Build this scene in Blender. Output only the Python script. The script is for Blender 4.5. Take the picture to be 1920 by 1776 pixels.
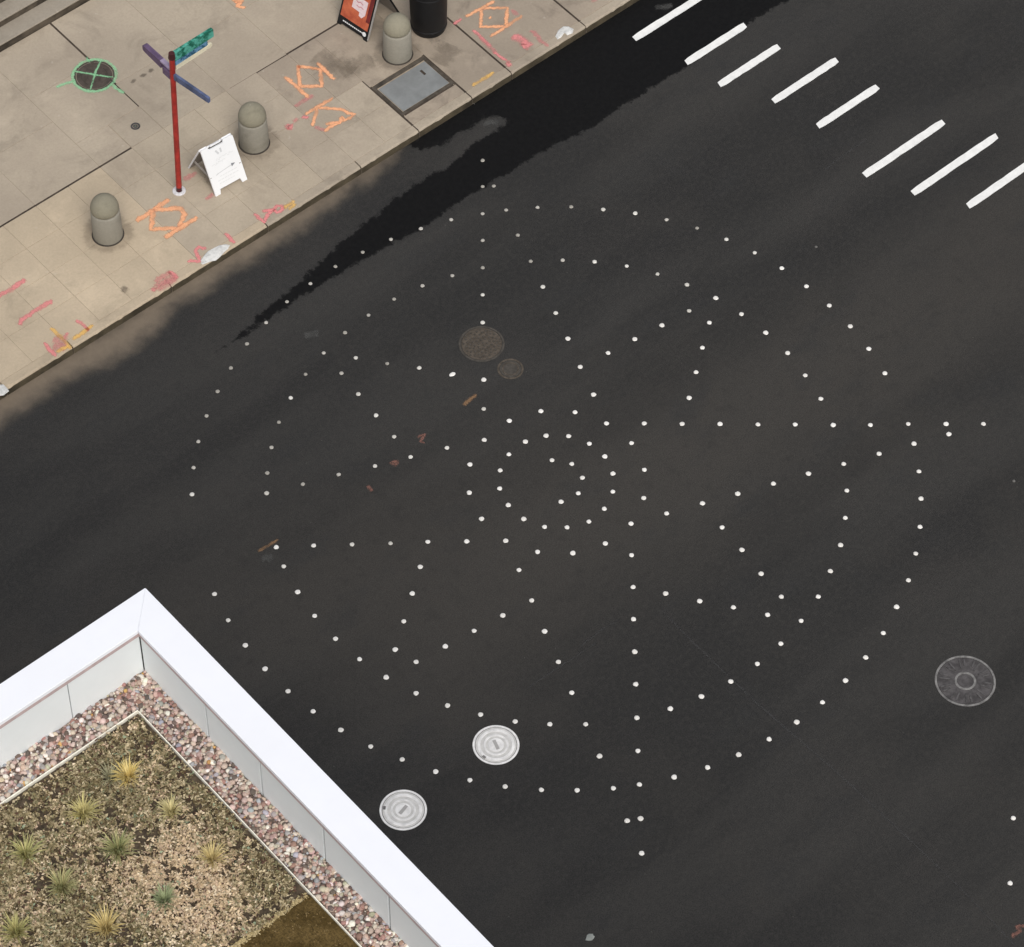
import bpy, bmesh, math, random
import numpy as np
from mathutils import Vector, Matrix

for o in list(bpy.data.objects):
    bpy.data.objects.remove(o, do_unlink=True)
SC = bpy.context.scene
COL = SC.collection
R = math.radians
random.seed(7)
rng = np.random.default_rng(11)

# ------------------------------------------------------------------ camera
# World: metres, X runs along the kerb, Y from the road towards the pavement,
# origin at the centre of the compass of dots.
cam = bpy.data.cameras.new("camera")
camo = bpy.data.objects.new("camera", cam)
COL.objects.link(camo)
cam.sensor_fit = 'HORIZONTAL'
cam.sensor_width = 36.0
cam.lens = 36.0 * 6874.58 / 1920.0
cam.clip_start = 0.5
cam.clip_end = 1000.0
_r = Vector((0.76000545, -0.64990736, 0.00348354))
_u = Vector((0.51760534, 0.60851473, 0.60149358))
_f = Vector((0.39303489, 0.45533531, -0.79887003))
M = Matrix.Identity(4)
for i in range(3):
    M[i][0] = _r[i]; M[i][1] = _u[i]; M[i][2] = -_f[i]
M[0][3], M[1][3], M[2][3] = -20.2441, -22.4916, 40.35
camo.matrix_world = M
SC.camera = camo

# ------------------------------------------------------------------ light
SUN_AZ = (-0.42, -0.90)
SUN_EL = R(52)
world = bpy.data.worlds.new("World")
SC.world = world
world.use_nodes = True
wn = world.node_tree.nodes; wl = world.node_tree.links
wn.clear()
sky = wn.new('ShaderNodeTexSky'); sky.sky_type = 'NISHITA'; sky.sun_disc = False
sky.sun_elevation = SUN_EL
sky.sun_rotation = math.atan2(SUN_AZ[0], SUN_AZ[1])
sky.air_density = 1.0; sky.dust_density = 3.0; sky.ozone_density = 1.0
hs = wn.new('ShaderNodeHueSaturation'); hs.inputs['Saturation'].default_value = 0.35
bg = wn.new('ShaderNodeBackground'); bg.inputs['Strength'].default_value = 0.10
wo = wn.new('ShaderNodeOutputWorld')
wl.new(sky.outputs['Color'], hs.inputs['Color'])
wl.new(hs.outputs['Color'], bg.inputs['Color'])
wl.new(bg.outputs['Background'], wo.inputs['Surface'])
sun = bpy.data.lights.new("sun", 'SUN')
sun.energy = 1.5; sun.angle = R(35); sun.color = (1.0, 0.95, 0.88)
suno = bpy.data.objects.new("sun", sun); COL.objects.link(suno)
sd = Vector((SUN_AZ[0], SUN_AZ[1], 0)).normalized() * math.cos(SUN_EL) + Vector((0, 0, math.sin(SUN_EL)))
suno.rotation_euler = sd.to_track_quat('Z', 'Y').to_euler()
suno.location = (-10, -20, 60)
SC.view_settings.view_transform = 'Standard'
SC.view_settings.look = 'None'
SC.view_settings.exposure = 0.32
SC.view_settings.gamma = 1.0
SC.view_settings.use_curve_mapping = False

# ------------------------------------------------------------------ helpers
def link(name, me, mat=None, parent=None, loc=None, smooth=False):
    o = bpy.data.objects.new(name, me)
    COL.objects.link(o)
    if mat is not None and not me.materials:
        for m in (mat if isinstance(mat, (list, tuple)) else [mat]):
            me.materials.append(m)
    if parent is not None: o.parent = parent
    if loc is not None: o.location = loc
    if smooth:
        me.polygons.foreach_set('use_smooth', [True] * len(me.polygons))
    return o

def tag(o, label=None, cat=None, group=None, kind=None):
    if label: o['label'] = label
    if cat: o['category'] = cat
    if group: o['group'] = group
    if kind: o['kind'] = kind
    return o

def empty(name, loc=(0, 0, 0), rz=0.0):
    o = bpy.data.objects.new(name, None)
    COL.objects.link(o)
    o.location = loc; o.rotation_euler = (0, 0, rz); o.empty_display_size = 0.2
    return o

def mesh(name, verts, faces):
    me = bpy.data.meshes.new(name)
    me.from_pydata([tuple(v) for v in verts], [], faces)
    me.update()
    return me

def bm_mesh(name, bm):
    me = bpy.data.meshes.new(name)
    bm.normal_update(); bm.to_mesh(me); bm.free()
    return me

def add_box(bm, x0, x1, y0, y1, z0, z1, bev=0.0, mtx=None):
    vs = [bm.verts.new(p) for p in ((x0,y0,z0),(x1,y0,z0),(x1,y1,z0),(x0,y1,z0),(x0,y0,z1),(x1,y0,z1),(x1,y1,z1),(x0,y1,z1))]
    fs = [bm.faces.new([vs[i] for i in f]) for f in ((3,2,1,0),(4,5,6,7),(0,1,5,4),(1,2,6,5),(2,3,7,6),(3,0,4,7))]
    if bev:
        es = list({e for f in fs for e in f.edges})
        r = bmesh.ops.bevel(bm, geom=es, offset=bev, segments=1, affect='EDGES', profile=0.5)
        vs = list({v for f in r['faces'] for v in f.verts} | {v for v in vs if v.is_valid})
    if mtx is not None:
        bmesh.ops.transform(bm, matrix=mtx, verts=[v for v in vs if v.is_valid])
    return vs

def box(name, x0, x1, y0, y1, z0, z1, mat, parent=None, bev=0.0):
    bm = bmesh.new(); add_box(bm, x0, x1, y0, y1, z0, z1, bev)
    return link(name, bm_mesh(name, bm), mat, parent)

def lathe_mesh(name, prof, seg=32, cap_bottom=False):
    """prof: (r, z) from outside bottom to axis; r=0 closes the end"""
    vs, fs, rings = [], [], []
    for (r, z) in prof:
        if r <= 1e-6:
            rings.append([len(vs)]); vs.append((0, 0, z))
        else:
            st = len(vs)
            for k in range(seg):
                a = 2 * math.pi * k / seg
                vs.append((r * math.cos(a), r * math.sin(a), z))
            rings.append(list(range(st, st + seg)))
    for a, b in zip(rings, rings[1:]):
        for k in range(seg):
            k2 = (k + 1) % seg
            if len(a) == 1 and len(b) == 1: continue
            if len(b) == 1: fs.append((a[k], a[k2], b[0]))
            elif len(a) == 1: fs.append((a[0], b[k2], b[k]))
            else: fs.append((a[k], a[k2], b[k2], b[k]))
    if cap_bottom and len(rings[0]) > 1: fs.append(tuple(reversed(rings[0])))
    return mesh(name, vs, fs)

# ------------------------------------------------------------------ materials
class NT:
    def __init__(s, name):
        s.m = bpy.data.materials.new(name); s.m.use_nodes = True
        s.t = s.m.node_tree; s.n = s.t.nodes; s.l = s.t.links
        s.b = s.n['Principled BSDF']; s.out = s.n['Material Output']
        s._co = None
    def coord(s, kind='Object'):
        if s._co is None: s._co = s.n.new('ShaderNodeTexCoord')
        return s._co.outputs[kind]
    def geo(s): return s.n.new('ShaderNodeNewGeometry').outputs['Position']
    def sep_scale(s, vec, sc, rz=0.0):
        m = s.n.new('ShaderNodeMapping'); m.inputs['Rotation'].default_value = (0, 0, rz); m.inputs['Scale'].default_value = sc
        s.l.new(vec, m.inputs['Vector']); return m.outputs['Vector']
    def noise(s, vec, scale, detail=4, rough=0.6, dist=0.0):
        t = s.n.new('ShaderNodeTexNoise'); t.inputs['Scale'].default_value = scale
        t.inputs['Detail'].default_value = detail; t.inputs['Roughness'].default_value = rough
        t.inputs['Distortion'].default_value = dist
        s.l.new(vec, t.inputs['Vector']); return t.outputs['Fac']
    def math(s, op, a, b=None, clamp=False):
        t = s.n.new('ShaderNodeMath'); t.operation = op; t.use_clamp = clamp
        for i, v in enumerate((a, b)):
            if v is None: continue
            if isinstance(v, (int, float)): t.inputs[i].default_value = v
            else: s.l.new(v, t.inputs[i])
        return t.outputs[0]
    def ramp(s, fac, lo, hi, a=0.0, b=1.0):
        t = s.n.new('ShaderNodeMapRange'); t.interpolation_type = 'SMOOTHSTEP'
        t.inputs['From Min'].default_value = lo; t.inputs['From Max'].default_value = hi
        t.inputs['To Min'].default_value = a; t.inputs['To Max'].default_value = b
        s.l.new(fac, t.inputs['Value']); return t.outputs['Result']
    def mix(s, fac, a, b, mode='MIX'):
        t = s.n.new('ShaderNodeMix'); t.data_type = 'RGBA'; t.blend_type = mode
        for sock, v in ((t.inputs[0], fac), (t.inputs[6], a), (t.inputs[7], b)):
            if isinstance(v, (int, float)): sock.default_value = v
            elif isinstance(v, tuple): sock.default_value = (*v, 1.0)
            else: s.l.new(v, sock)
        return t.outputs[2]
    def attr(s, name):
        t = s.n.new('ShaderNodeAttribute'); t.attribute_name = name; return t
    def objrand(s): return s.n.new('ShaderNodeObjectInfo').outputs['Random']
    def color(s, c):
        if isinstance(c, tuple): s.b.inputs['Base Color'].default_value = (*c, 1.0)
        else: s.l.new(c, s.b.inputs['Base Color'])
    def rough(s, v):
        if isinstance(v, (int, float)): s.b.inputs['Roughness'].default_value = v
        else: s.l.new(v, s.b.inputs['Roughness'])
    def spec(s, v): s.b.inputs['Specular IOR Level'].default_value = v
    def bump(s, h, strength=0.3, dist=0.01):
        t = s.n.new('ShaderNodeBump'); t.inputs['Strength'].default_value = strength
        t.inputs['Distance'].default_value = dist
        s.l.new(h, t.inputs['Height']); s.l.new(t.outputs['Normal'], s.b.inputs['Normal'])

def simple(name, c, rough=0.7, var=0.15, scale=6.0, metal=0.0, spec=0.4, bump=0.0):
    n = NT(name)
    f = n.noise(n.geo(), scale, 5, 0.65)
    lo = tuple(x * (1 - var) for x in c); hi = tuple(min(1, x * (1 + var)) for x in c)
    n.color(n.mix(n.ramp(f, 0.3, 0.7), lo, hi)); n.rough(rough); n.spec(spec)
    n.b.inputs['Metallic'].default_value = metal
    if bump: n.bump(n.noise(n.geo(), scale * 12, 3), bump, 0.004)
    return n.m

# road asphalt: wet run-off and gutter silt come from mesh attributes
def mat_road():
    n = NT("asphalt")
    P = n.geo()
    grain = n.noise(P, 55, 3, 0.7)
    grain2 = n.noise(P, 14, 5, 0.7)
    lane = n.noise(n.sep_scale(P, (0.13, 0.62, 1), -0.14), 1.0, 3, 0.5, 0.25)
    blot = n.noise(P, 0.55, 5, 0.6, 0.4)
    base = n.mix(n.ramp(lane, 0.40, 0.60), (0.0205, 0.0206, 0.0212), (0.039, 0.0378, 0.0365))
    tr = n.math('ADD', n.attr('dusty').outputs['Fac'], n.math('MULTIPLY', n.math('SUBTRACT', n.noise(n.sep_scale(P, (0.35, 0.9, 1)), 1.0, 5, 0.6, 0.5), 0.5), 2.4))
    base = n.mix(n.ramp(tr, -1.3, 1.3, 0, 0.75), base, (0.058, 0.0525, 0.0465))
    base = n.mix(n.ramp(blot, 0.45, 0.7, 0, 0.35), base, (0.047, 0.0435, 0.0395))
    cool = n.noise(n.sep_scale(P, (0.5, 1.0, 1)), 1.3, 3)
    base = n.mix(n.ramp(cool, 0.52, 0.72, 0, 0.5), base, (0.028, 0.029, 0.0305))
    base = n.mix(n.ramp(grain, 0.25, 0.75), n.mix(0.5, base, (0.014, 0.0138, 0.0135)), n.mix(0.22, base, (0.10, 0.095, 0.088)))
    base = n.mix(n.ramp(grain2, 0.42, 0.72, 0, 0.30), base, (0.064, 0.060, 0.055))
    mott = n.noise(P, 4.2, 5, 0.7)
    base = n.mix(n.ramp(mott, 0.50, 0.72, 0, 0.30), base, (0.022, 0.0218, 0.0215))
    spk = n.noise(P, 22, 2, 0.5)
    base = n.mix(n.ramp(spk, 0.74, 0.80, 0, 0.5), base, (0.13, 0.125, 0.115))
    # silt along the gutter
    d = n.attr('silt').outputs['Fac']
    dn = n.math('ADD', d, n.math('MULTIPLY', n.math('SUBTRACT', n.noise(P, 2.2, 5, 0.62), 0.5), 0.45))
    siltc = n.mix(n.noise(P, 5, 6, 0.7), (0.15, 0.122, 0.092), (0.29, 0.232, 0.172))
    base = n.mix(n.ramp(dn, -0.20, 0.26, 0, 0.85), base, siltc)
    # wet run-off
    w = n.attr('wet').outputs['Fac']
    wn_ = n.math('ADD', w, n.math('MULTIPLY', n.math('SUBTRACT', n.noise(P, 5, 8, 0.8), 0.5), 0.42))
    wf = n.ramp(wn_, -0.018, 0.035)
    wetc = n.mix(n.ramp(grain2, 0.3, 0.75), (0.0072, 0.0072, 0.0075), (0.0110, 0.0109, 0.0110))
    n.color(n.mix(wf, base, wetc))
    rr = n.mix(wf, (0.9, 0.9, 0.9), (0.62, 0.62, 0.62)); n.rough(rr)
    sp_ = n.ramp(wf, 0, 1, 0.2, 0.07); n.l.new(sp_, n.b.inputs['Specular IOR Level'])
    n.bump(grain, 0.35, 0.006)
    return n.m

def mat_concrete(name, lo, hi, stain=(0.23, 0.20, 0.16), amount=0.35):
    n = NT(name)
    P = n.geo(); rnd = n.objrand()
    big = n.noise(P, 0.55, 4, 0.55, 0.3); mid = n.noise(P, 2.3, 6, 0.65); fine = n.noise(P, 28, 3, 0.7)
    c = n.mix(n.ramp(big, 0.3, 0.7), lo, hi)
    c = n.mix(n.ramp(mid, 0.52, 0.75, 0, amount), c, stain)
    c = n.mix(n.ramp(fine, 0.3, 0.75, 0, 0.22), c, tuple(x * 0.62 for x in lo))
    bl2 = n.noise(P, 1.15, 7, 0.72, 0.6); c = n.mix(n.ramp(bl2, 0.50, 0.70, 0, amount * 1.15), c, tuple(x * 0.8 for x in stain))
    pl = n.noise(P, 1.9, 5, 0.65, 0.4); c = n.mix(n.ramp(pl, 0.56, 0.72, 0, 0.30), c, tuple(min(1, x * 1.22) for x in hi))
    sp = n.noise(P, 9, 2); c = n.mix(n.ramp(sp, 0.70, 0.78, 0, 0.25), c, (0.6, 0.54, 0.46))
    v = n.ramp(rnd, 0, 1, 0.975, 1.025)
    g = n.n.new('ShaderNodeMix'); g.data_type = 'RGBA'; g.blend_type = 'MULTIPLY'; g.inputs[0].default_value = 1.0
    n.l.new(c, g.inputs[6]); cc = n.n.new('ShaderNodeCombineColor')
    for i in range(3): n.l.new(v, cc.inputs[i])
    n.l.new(cc.outputs[0], g.inputs[7])
    n.color(g.outputs[2]); n.rough(0.9); n.spec(0.25)
    n.bump(n.noise(P, 60, 3), 0.25, 0.003)
    return n.m

def mat_spray(name, c, strength=0.9):
    n = NT(name)
    e = n.attr('edge').outputs['Fac']                      # 0 at the centre line, 1 at the rim
    P = n.geo()
    nz = n.noise(P, 26, 5, 0.75); big = n.noise(P, 5, 3, 0.6)
    a = n.math('ADD', n.math('SUBTRACT', 1.0, e), n.math('MULTIPLY', n.math('SUBTRACT', nz, 0.5), 1.0))
    a = n.ramp(a, 0.10, 0.72, 0, strength)
    a = n.math('MULTIPLY', a, n.ramp(big, 0.3, 0.55, 0.55, 1.0))
    n.color(n.mix(n.ramp(nz, 0.35, 0.7), tuple(x * 0.85 for x in c), tuple(min(1, x * 1.12) for x in c)))
    n.l.new(a, n.b.inputs['Alpha']); n.rough(0.9); n.spec(0.15)
    return n.m

def mat_vcol(name, rough=0.85, spec=0.2, var=0.25, scale=60):
    n = NT(name)
    c = n.attr('tint').outputs['Color']
    f = n.noise(n.geo(), scale, 3, 0.6)
    n.color(n.mix(n.ramp(f, 0.35, 0.7, 0, var), c, n.mix(1.0, c, (0.55, 0.5, 0.45), 'MULTIPLY')))
    n.rough(rough); n.spec(spec)
    return n.m

M_ROAD = mat_road()
M_SLAB_W = mat_concrete("pavement_concrete_warm", (0.485, 0.40, 0.292), (0.585, 0.48, 0.348), (0.36, 0.30, 0.22), 0.30)
M_SLAB_M = mat_concrete("pavement_concrete_mid", (0.415, 0.350, 0.270), (0.50, 0.425, 0.325), (0.31, 0.26, 0.20), 0.32)
M_SLAB_G = mat_concrete("pavement_concrete_grey", (0.385, 0.325, 0.255), (0.475, 0.405, 0.315), (0.27, 0.23, 0.18), 0.35)
M_SLAB_D = mat_concrete("pavement_concrete_stained", (0.325, 0.272, 0.215), (0.42, 0.352, 0.275), (0.19, 0.155, 0.125), 0.5)
M_KERB = mat_concrete("kerb_concrete", (0.47, 0.385, 0.28), (0.56, 0.46, 0.335), (0.30, 0.25, 0.185), 0.35)
M_KERB2 = mat_concrete("kerb_concrete_grey", (0.36, 0.305, 0.24), (0.45, 0.385, 0.30), (0.22, 0.185, 0.145), 0.4)
M_SCORE = simple("score_line_dirt", (0.37, 0.305, 0.23), 0.95, 0.2, 3)
M_JOINT = simple("joint_dirt", (0.060, 0.045, 0.034), 0.95, 0.35, 4)
M_RISER = simple("grimy_riser", (0.085, 0.068, 0.050), 0.9, 0.55, 2.5)
M_KERBFACE = simple("grimy_kerb_face", (0.078, 0.062, 0.038), 0.9, 0.5, 1.8)
M_WHITE = simple("white_road_paint", (0.84, 0.84, 0.82), 0.6, 0.07, 9)
M_COPING = simple("white_coping_metal", (0.87, 0.89, 0.94), 0.45, 0.015, 1.5)
M_PANEL = simple("pale_grey_panel", (0.79, 0.83, 0.84), 0.5, 0.03, 1.2)
M_LIP = simple("rusty_pink_sealant", (0.50, 0.39, 0.385), 0.7, 0.12, 9)
M_DARKGAP = simple("dark_panel_gap", (0.07, 0.075, 0.08), 0.8, 0.1)
M_FACADE = simple("facade_panels", (0.55, 0.56, 0.56), 0.6, 0.05)
M_EDGING = simple("cream_metal_edging", (0.93, 0.88, 0.76), 0.6, 0.12, 14)
M_SOIL = simple("dark_roof_soil", (0.075, 0.055, 0.036), 0.95, 0.5, 18, bump=0.6)
M_MAT = None

# ------------------------------------------------------------------ road sheet
def sdf_poly(px, py, poly):
    """signed distance, positive inside"""
    poly = np.asarray(poly, float)
    d = np.full(px.shape, 1e9); inside = np.zeros(px.shape, bool)
    for (ax, ay), (bx, by) in zip(poly, np.roll(poly, -1, 0)):
        ex, ey = bx - ax, by - ay
        wx, wy = px - ax, py - ay
        t = np.clip((wx * ex + wy * ey) / (ex * ex + ey * ey + 1e-12), 0, 1)
        d = np.minimum(d, np.hypot(wx - ex * t, wy - ey * t))
        cond = ((ay <= py) & (by > py)) | ((by <= py) & (ay > py))
        with np.errstate(divide='ignore', invalid='ignore'):
            xi = ax + (py - ay) * ex / (ey if abs(ey) > 1e-12 else 1e-12)
        inside ^= cond & (px < xi)
    return np.where(inside, d, -d)

KY = 6.12                                           # kerb line
WET = [(-2.232, 4.868), (-2.022, 4.868), (-1.597, 4.800), (-0.977, 4.852), (-0.293, 4.855), (0.456, 4.808), (1.032, 4.783), (1.579, 4.718), (2.230, 4.771), (2.914, 4.734), (3.732, 4.725), (4.585, 4.625), (5.652, 4.634), (6.601, 4.613), (7.204, 4.679), (8.074, 4.669), (8.714, 4.642), (10.011, 4.586), (7.849, 6.725), (6.517, 6.213), (5.744, 6.253), (4.405, 6.178), (3.658, 6.186), (2.684, 6.171), (2.274, 6.144), (2.488, 5.934), (2.762, 5.771), (2.947, 5.808), (3.186, 5.786), (3.389, 5.781), (3.644, 5.776), (3.802, 5.655), (3.795, 5.562), (3.541, 5.471), (3.204, 5.562), (2.927, 5.478), (2.565, 5.413), (2.193, 5.456), (1.571, 5.439), (0.995, 5.348), (0.444, 5.282), (-0.133, 5.178), (-0.704, 5.074), (-1.239, 5.010), (-1.565, 4.939), (-1.860, 4.832), (-2.064, 4.815)]
SILT = [(-7.433, 5.991), (-6.626, 6.391), (-4.868, 6.316), (-2.977, 6.230), (-1.209, 6.290), (-0.712, 6.305), (0.134, 6.255), (1.233, 6.258), (2.321, 6.201), (2.018, 6.044), (0.978, 5.943), (0.133, 5.880), (-0.664, 5.866), (-1.249, 5.864), (-2.105, 5.876), (-2.808, 5.702), (-3.483, 5.679), (-4.145, 5.789), (-4.880, 5.792), (-5.785, 5.798), (-6.988, 5.613)]
DUSTY = [(-8.175, 2.925), (-5.565, 2.291), (-3.596, 1.896), (-0.961, 1.087), (1.462, 0.497), (3.952, -0.109), (6.570, -0.123), (9.068, -0.359), (7.684, -2.252), (5.138, -2.129), (3.145, -2.163), (0.932, -2.073), (-1.716, -2.348), (-3.713, -2.196), (-4.781, -0.740), (-5.274, 0.680), (-7.350, 1.668)]
xs = np.concatenate([np.array([-400, -150, -60, -25, -14.]), np.arange(-11, 12.51, 0.05), np.array([14, 25, 60, 150, 400.])])
ys = np.concatenate([np.array([-400, -150, -60, -25, -14.]), np.arange(-11, 6.10, 0.05), np.array([KY + 0.02])])
GX, GY = np.meshgrid(xs, ys)
nx, ny = len(xs), len(ys)
V = np.stack([GX.ravel(), GY.ravel(), np.zeros(nx * ny)], -1)
ii = (np.arange(ny - 1)[:, None] * nx + np.arange(nx - 1)[None, :]).ravel()
F = np.stack([ii, ii + 1, ii + nx + 1, ii + nx], -1)
rme = bpy.data.meshes.new("road")
rme.vertices.add(len(V)); rme.vertices.foreach_set('co', V.ravel())
rme.loops.add(F.size); rme.loops.foreach_set('vertex_index', F.ravel())
rme.polygons.add(len(F)); rme.polygons.foreach_set('loop_start', np.arange(len(F)) * 4)
rme.update(calc_edges=True)
for nm, poly in (('wet', WET), ('silt', SILT), ('dusty', DUSTY)):
    a = rme.attributes.new(nm, 'FLOAT', 'POINT')
    v = np.clip(sdf_poly(V[:, 0], V[:, 1], poly), -1.5, 1.5)
    a.data.foreach_set('value', v.astype(np.float32))
road = link("road", rme, M_ROAD)
tag(road, kind='structure')
gm = simple("distant_ground", (0.10, 0.095, 0.085), 0.95, 0.3, 0.05)
ground = link("ground", mesh("ground", [(-600, -600, -0.05), (600, -600, -0.05), (600, 600, -0.05), (-600, 600, -0.05)], [(0, 1, 2, 3)]), gm)
tag(ground, kind='structure')

# white crosswalk bars (thin raised thermoplastic, parts of the road)
BARS = [(6.373, 5.567, 1.75), (6.635, 4.690, 1.21), (6.72, 4.035, 1.22), (7.11, 3.265, 1.31), (7.27, 2.470, 1.23),
        (7.12, 1.322, 1.63), (7.415, 0.612, 1.74), (7.86, -0.090, 1.75)]
for (bx, by, bl) in BARS:
    bm = bmesh.new()
    n_ = 14; w = 0.060
    top = []; bot = []
    for k in range(n_ + 1):
        t = k / n_; j = lambda: random.uniform(-0.004, 0.004)
        e = 0.012 if k in (0, n_) else 0
        top.append((bx + bl * t + random.uniform(-.01, .01) * (k in (0, n_)), by + w - e + j()))
        bot.append((bx + bl * t - 0.02 + random.uniform(-.01, .01) * (k in (0, n_)), by - w + e + j()))
    tv = [bm.verts.new((x, y, 0.005)) for x, y in top]; bv = [bm.verts.new((x, y, 0.005)) for x, y in bot]
    tg = [bm.verts.new((x, y + .003, -0.001)) for x, y in top]; bg_ = [bm.verts.new((x, y - .003, -0.001)) for x, y in bot]
    for k in range(n_):
        bm.faces.new((bv[k], bv[k + 1], tv[k + 1], tv[k]))
        bm.faces.new((tv[k], tv[k + 1], tg[k + 1], tg[k]))
        bm.faces.new((bg_[k], bg_[k + 1], bv[k + 1], bv[k]))
    bm.faces.new((bg_[0], bv[0], tv[0], tg[0])); bm.faces.new((bv[n_], bg_[n_], tg[n_], tv[n_]))
    link("crosswalk_bar", bm_mesh("crosswalk_bar", bm), M_WHITE, road)

def ribbon(name, strokes, z, mat, parent, width=0.05, jit=0.2):
    """strokes: list of polylines [(x,y),...] or ([(x,y),...], width); flat sprayed band with a soft rim"""
    vs, fs, ed = [], [], []
    for si, s in enumerate(strokes):
        w = width
        if isinstance(s, tuple) and isinstance(s[0], list): s, w = s
        pts = []
        for (ax, ay), (bx, by) in zip(s, s[1:]):
            L = math.hypot(bx - ax, by - ay); m = max(2, int(L / 0.04))
            pts += [(ax + (bx - ax) * k / m, ay + (by - ay) * k / m) for k in range(m)]
        pts.append(s[-1])
        st = len(vs); zz = z + 0.0012 * si
        for k, (x, y) in enumerate(pts):
            x0, y0 = pts[max(0, k - 1)]; x1, y1 = pts[min(len(pts) - 1, k + 1)]
            dx, dy = x1 - x0, y1 - y0; L = math.hypot(dx, dy) or 1
            nx_, ny_ = -dy / L, dx / L
            hw = w * 0.5 * (1 + random.uniform(-jit, jit)) * 1.62
            wob = random.uniform(-.12, .12) * w
            endf = 1.0 if k in (0, len(pts) - 1) else 0.0
            for t in (-1, 0, 1):
                vs.append((x + nx_ * (hw * t + wob), y + ny_ * (hw * t + wob), zz)); ed.append(max(abs(t), endf * 0.55))
        for k in range(len(pts) - 1):
            b = st + 3 * k
            fs += [(b, b + 3, b + 4, b + 1), (b + 1, b + 4, b + 5, b + 2)]
    me = mesh(name, vs, fs)
    a = me.attributes.new('edge', 'FLOAT', 'POINT'); a.data.foreach_set('value', np.array(ed, np.float32))
    return link(name, me, mat, parent)

M_SEAM = mat_spray("asphalt_seam", (0.075, 0.075, 0.075), 0.5)
M_SCUFF_O = mat_spray("faded_orange_scrape", (0.30, 0.18, 0.10), 0.65)
M_SCUFF_P = mat_spray("faded_pink_paint", (0.38, 0.18, 0.14), 0.5)
M_SCUFF_G = mat_spray("grey_scuff", (0.13, 0.13, 0.125), 0.4)
ribbon("asphalt_seam", [[(-0.364, -2.593), (-0.385, -3.200), (-0.400, -4.469), (-0.337, -5.827), (-0.332, -7.210), (-0.340, -8.188), (-0.404, -9.250)]], 0.003, M_SEAM, road, 0.022)
ribbon("asphalt_seam", [[(-1.571, -2.269), (-1.162, -2.255), (-0.857, -2.287)], [(-2.533, -2.321), (-1.989, -2.339), (-1.358, -2.371)]], 0.003, M_SEAM, road, 0.020)
ribbon("asphalt_seam", [[(6.722, 1.771), (7.134, 1.807), (7.624, 1.806)]], 0.003, M_SEAM, road, 0.020)
ribbon("spray_mark", [[(-3.878, 1.737), (-3.690, 1.718), (-3.541, 1.708)]], 0.003, M_SCUFF_O, road, 0.045)
ribbon("spray_mark", [[(-0.139, 1.858), (0.008, 1.870), (0.131, 1.878)]], 0.003, M_SCUFF_O, road, 0.055)
ribbon("spray_mark", [[(-1.511, 1.749), (-1.508, 1.637)]], 0.003, M_SCUFF_P, road, 0.095)
ribbon("spray_mark", [[(-2.031, 1.635), (-2.061, 1.517)]], 0.003, M_SCUFF_P, road, 0.06)
ribbon("spray_mark", [[(-0.986, 1.839), (-0.866, 1.810), (-1.000, 1.753), (-0.979, 1.686)]], 0.003, M_SCUFF_P, road, 0.035)
ribbon("spray_mark", [[(-0.352, -9.113), (-0.210, -9.123), (-0.197, -9.054), (-0.057, -9.142)]], 0.003, M_SCUFF_P, road, 0.05)
ribbon("scuff", [[(-1.063, 4.257), (-0.854, 4.181)], [(-3.916, 1.606), (-3.784, 1.517)]], 0.003, M_SCUFF_G, road, 0.12)
ribbon("scuff", [[(7.045, 5.853), (7.270, 5.691)], [(3.500, 5.729), (3.709, 5.608)]], 0.003, M_SCUFF_G, road, 0.10)

# ------------------------------------------------------------------ pavement: kerb, slabs, steps
PZ = 0.15
pav = link("sidewalk", mesh("sidewalk", [(-150, KY + .15, PZ - .005), (150, KY + .15, PZ - .005), (150, 11.42, PZ - .005), (-150, 11.42, PZ - .005)], [(0, 1, 2, 3)]), M_SCORE)
tag(pav, kind='structure')
G_, D_ = 0.0022, 0.016
DARK_Y = 8.605
def slab(x0, x1, y0, y1, m, gx0=G_, gx1=G_, gy0=G_, gy1=G_):
    bm = bmesh.new()
    dz = random.uniform(-0.001, 0.001)
    add_box(bm, x0 + gx0, x1 - gx1, y0 + gy0, y1 - gy1, PZ - 0.06, PZ + dz, 0.0025)
    return link("paving_slab", bm_mesh("paving_slab", bm), m, pav)
colx = [-0.245 + 0.582 * k for k in range(-11, 5)] + [2.602]
rows = [6.275, 6.862, 7.440, 8.022, DARK_Y]
for x0, x1 in zip(colx, colx[1:]):
    dk1 = D_ if abs(x1 - 2.602) < 1e-6 else G_
    for r_, (y0, y1) in enumerate(zip(rows, rows[1:])):
        if x1 > 2.0:
            mm = M_SLAB_D if r_ > 1 else M_SLAB_G
        elif x1 > 0.95:
            mm = M_SLAB_G
        elif x1 > -1.3:
            mm = M_SLAB_M
        else: mm = M_SLAB_W  # slabs warm and brighten leftwards: own tone plus some light put into the colour
        slab(x0, x1, y0, y1, mm, G_, dk1 if r_ < 2 else G_, G_, D_ if r_ == 3 and (x1 < -0.8 or x0 > 1.0) else G_)
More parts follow.
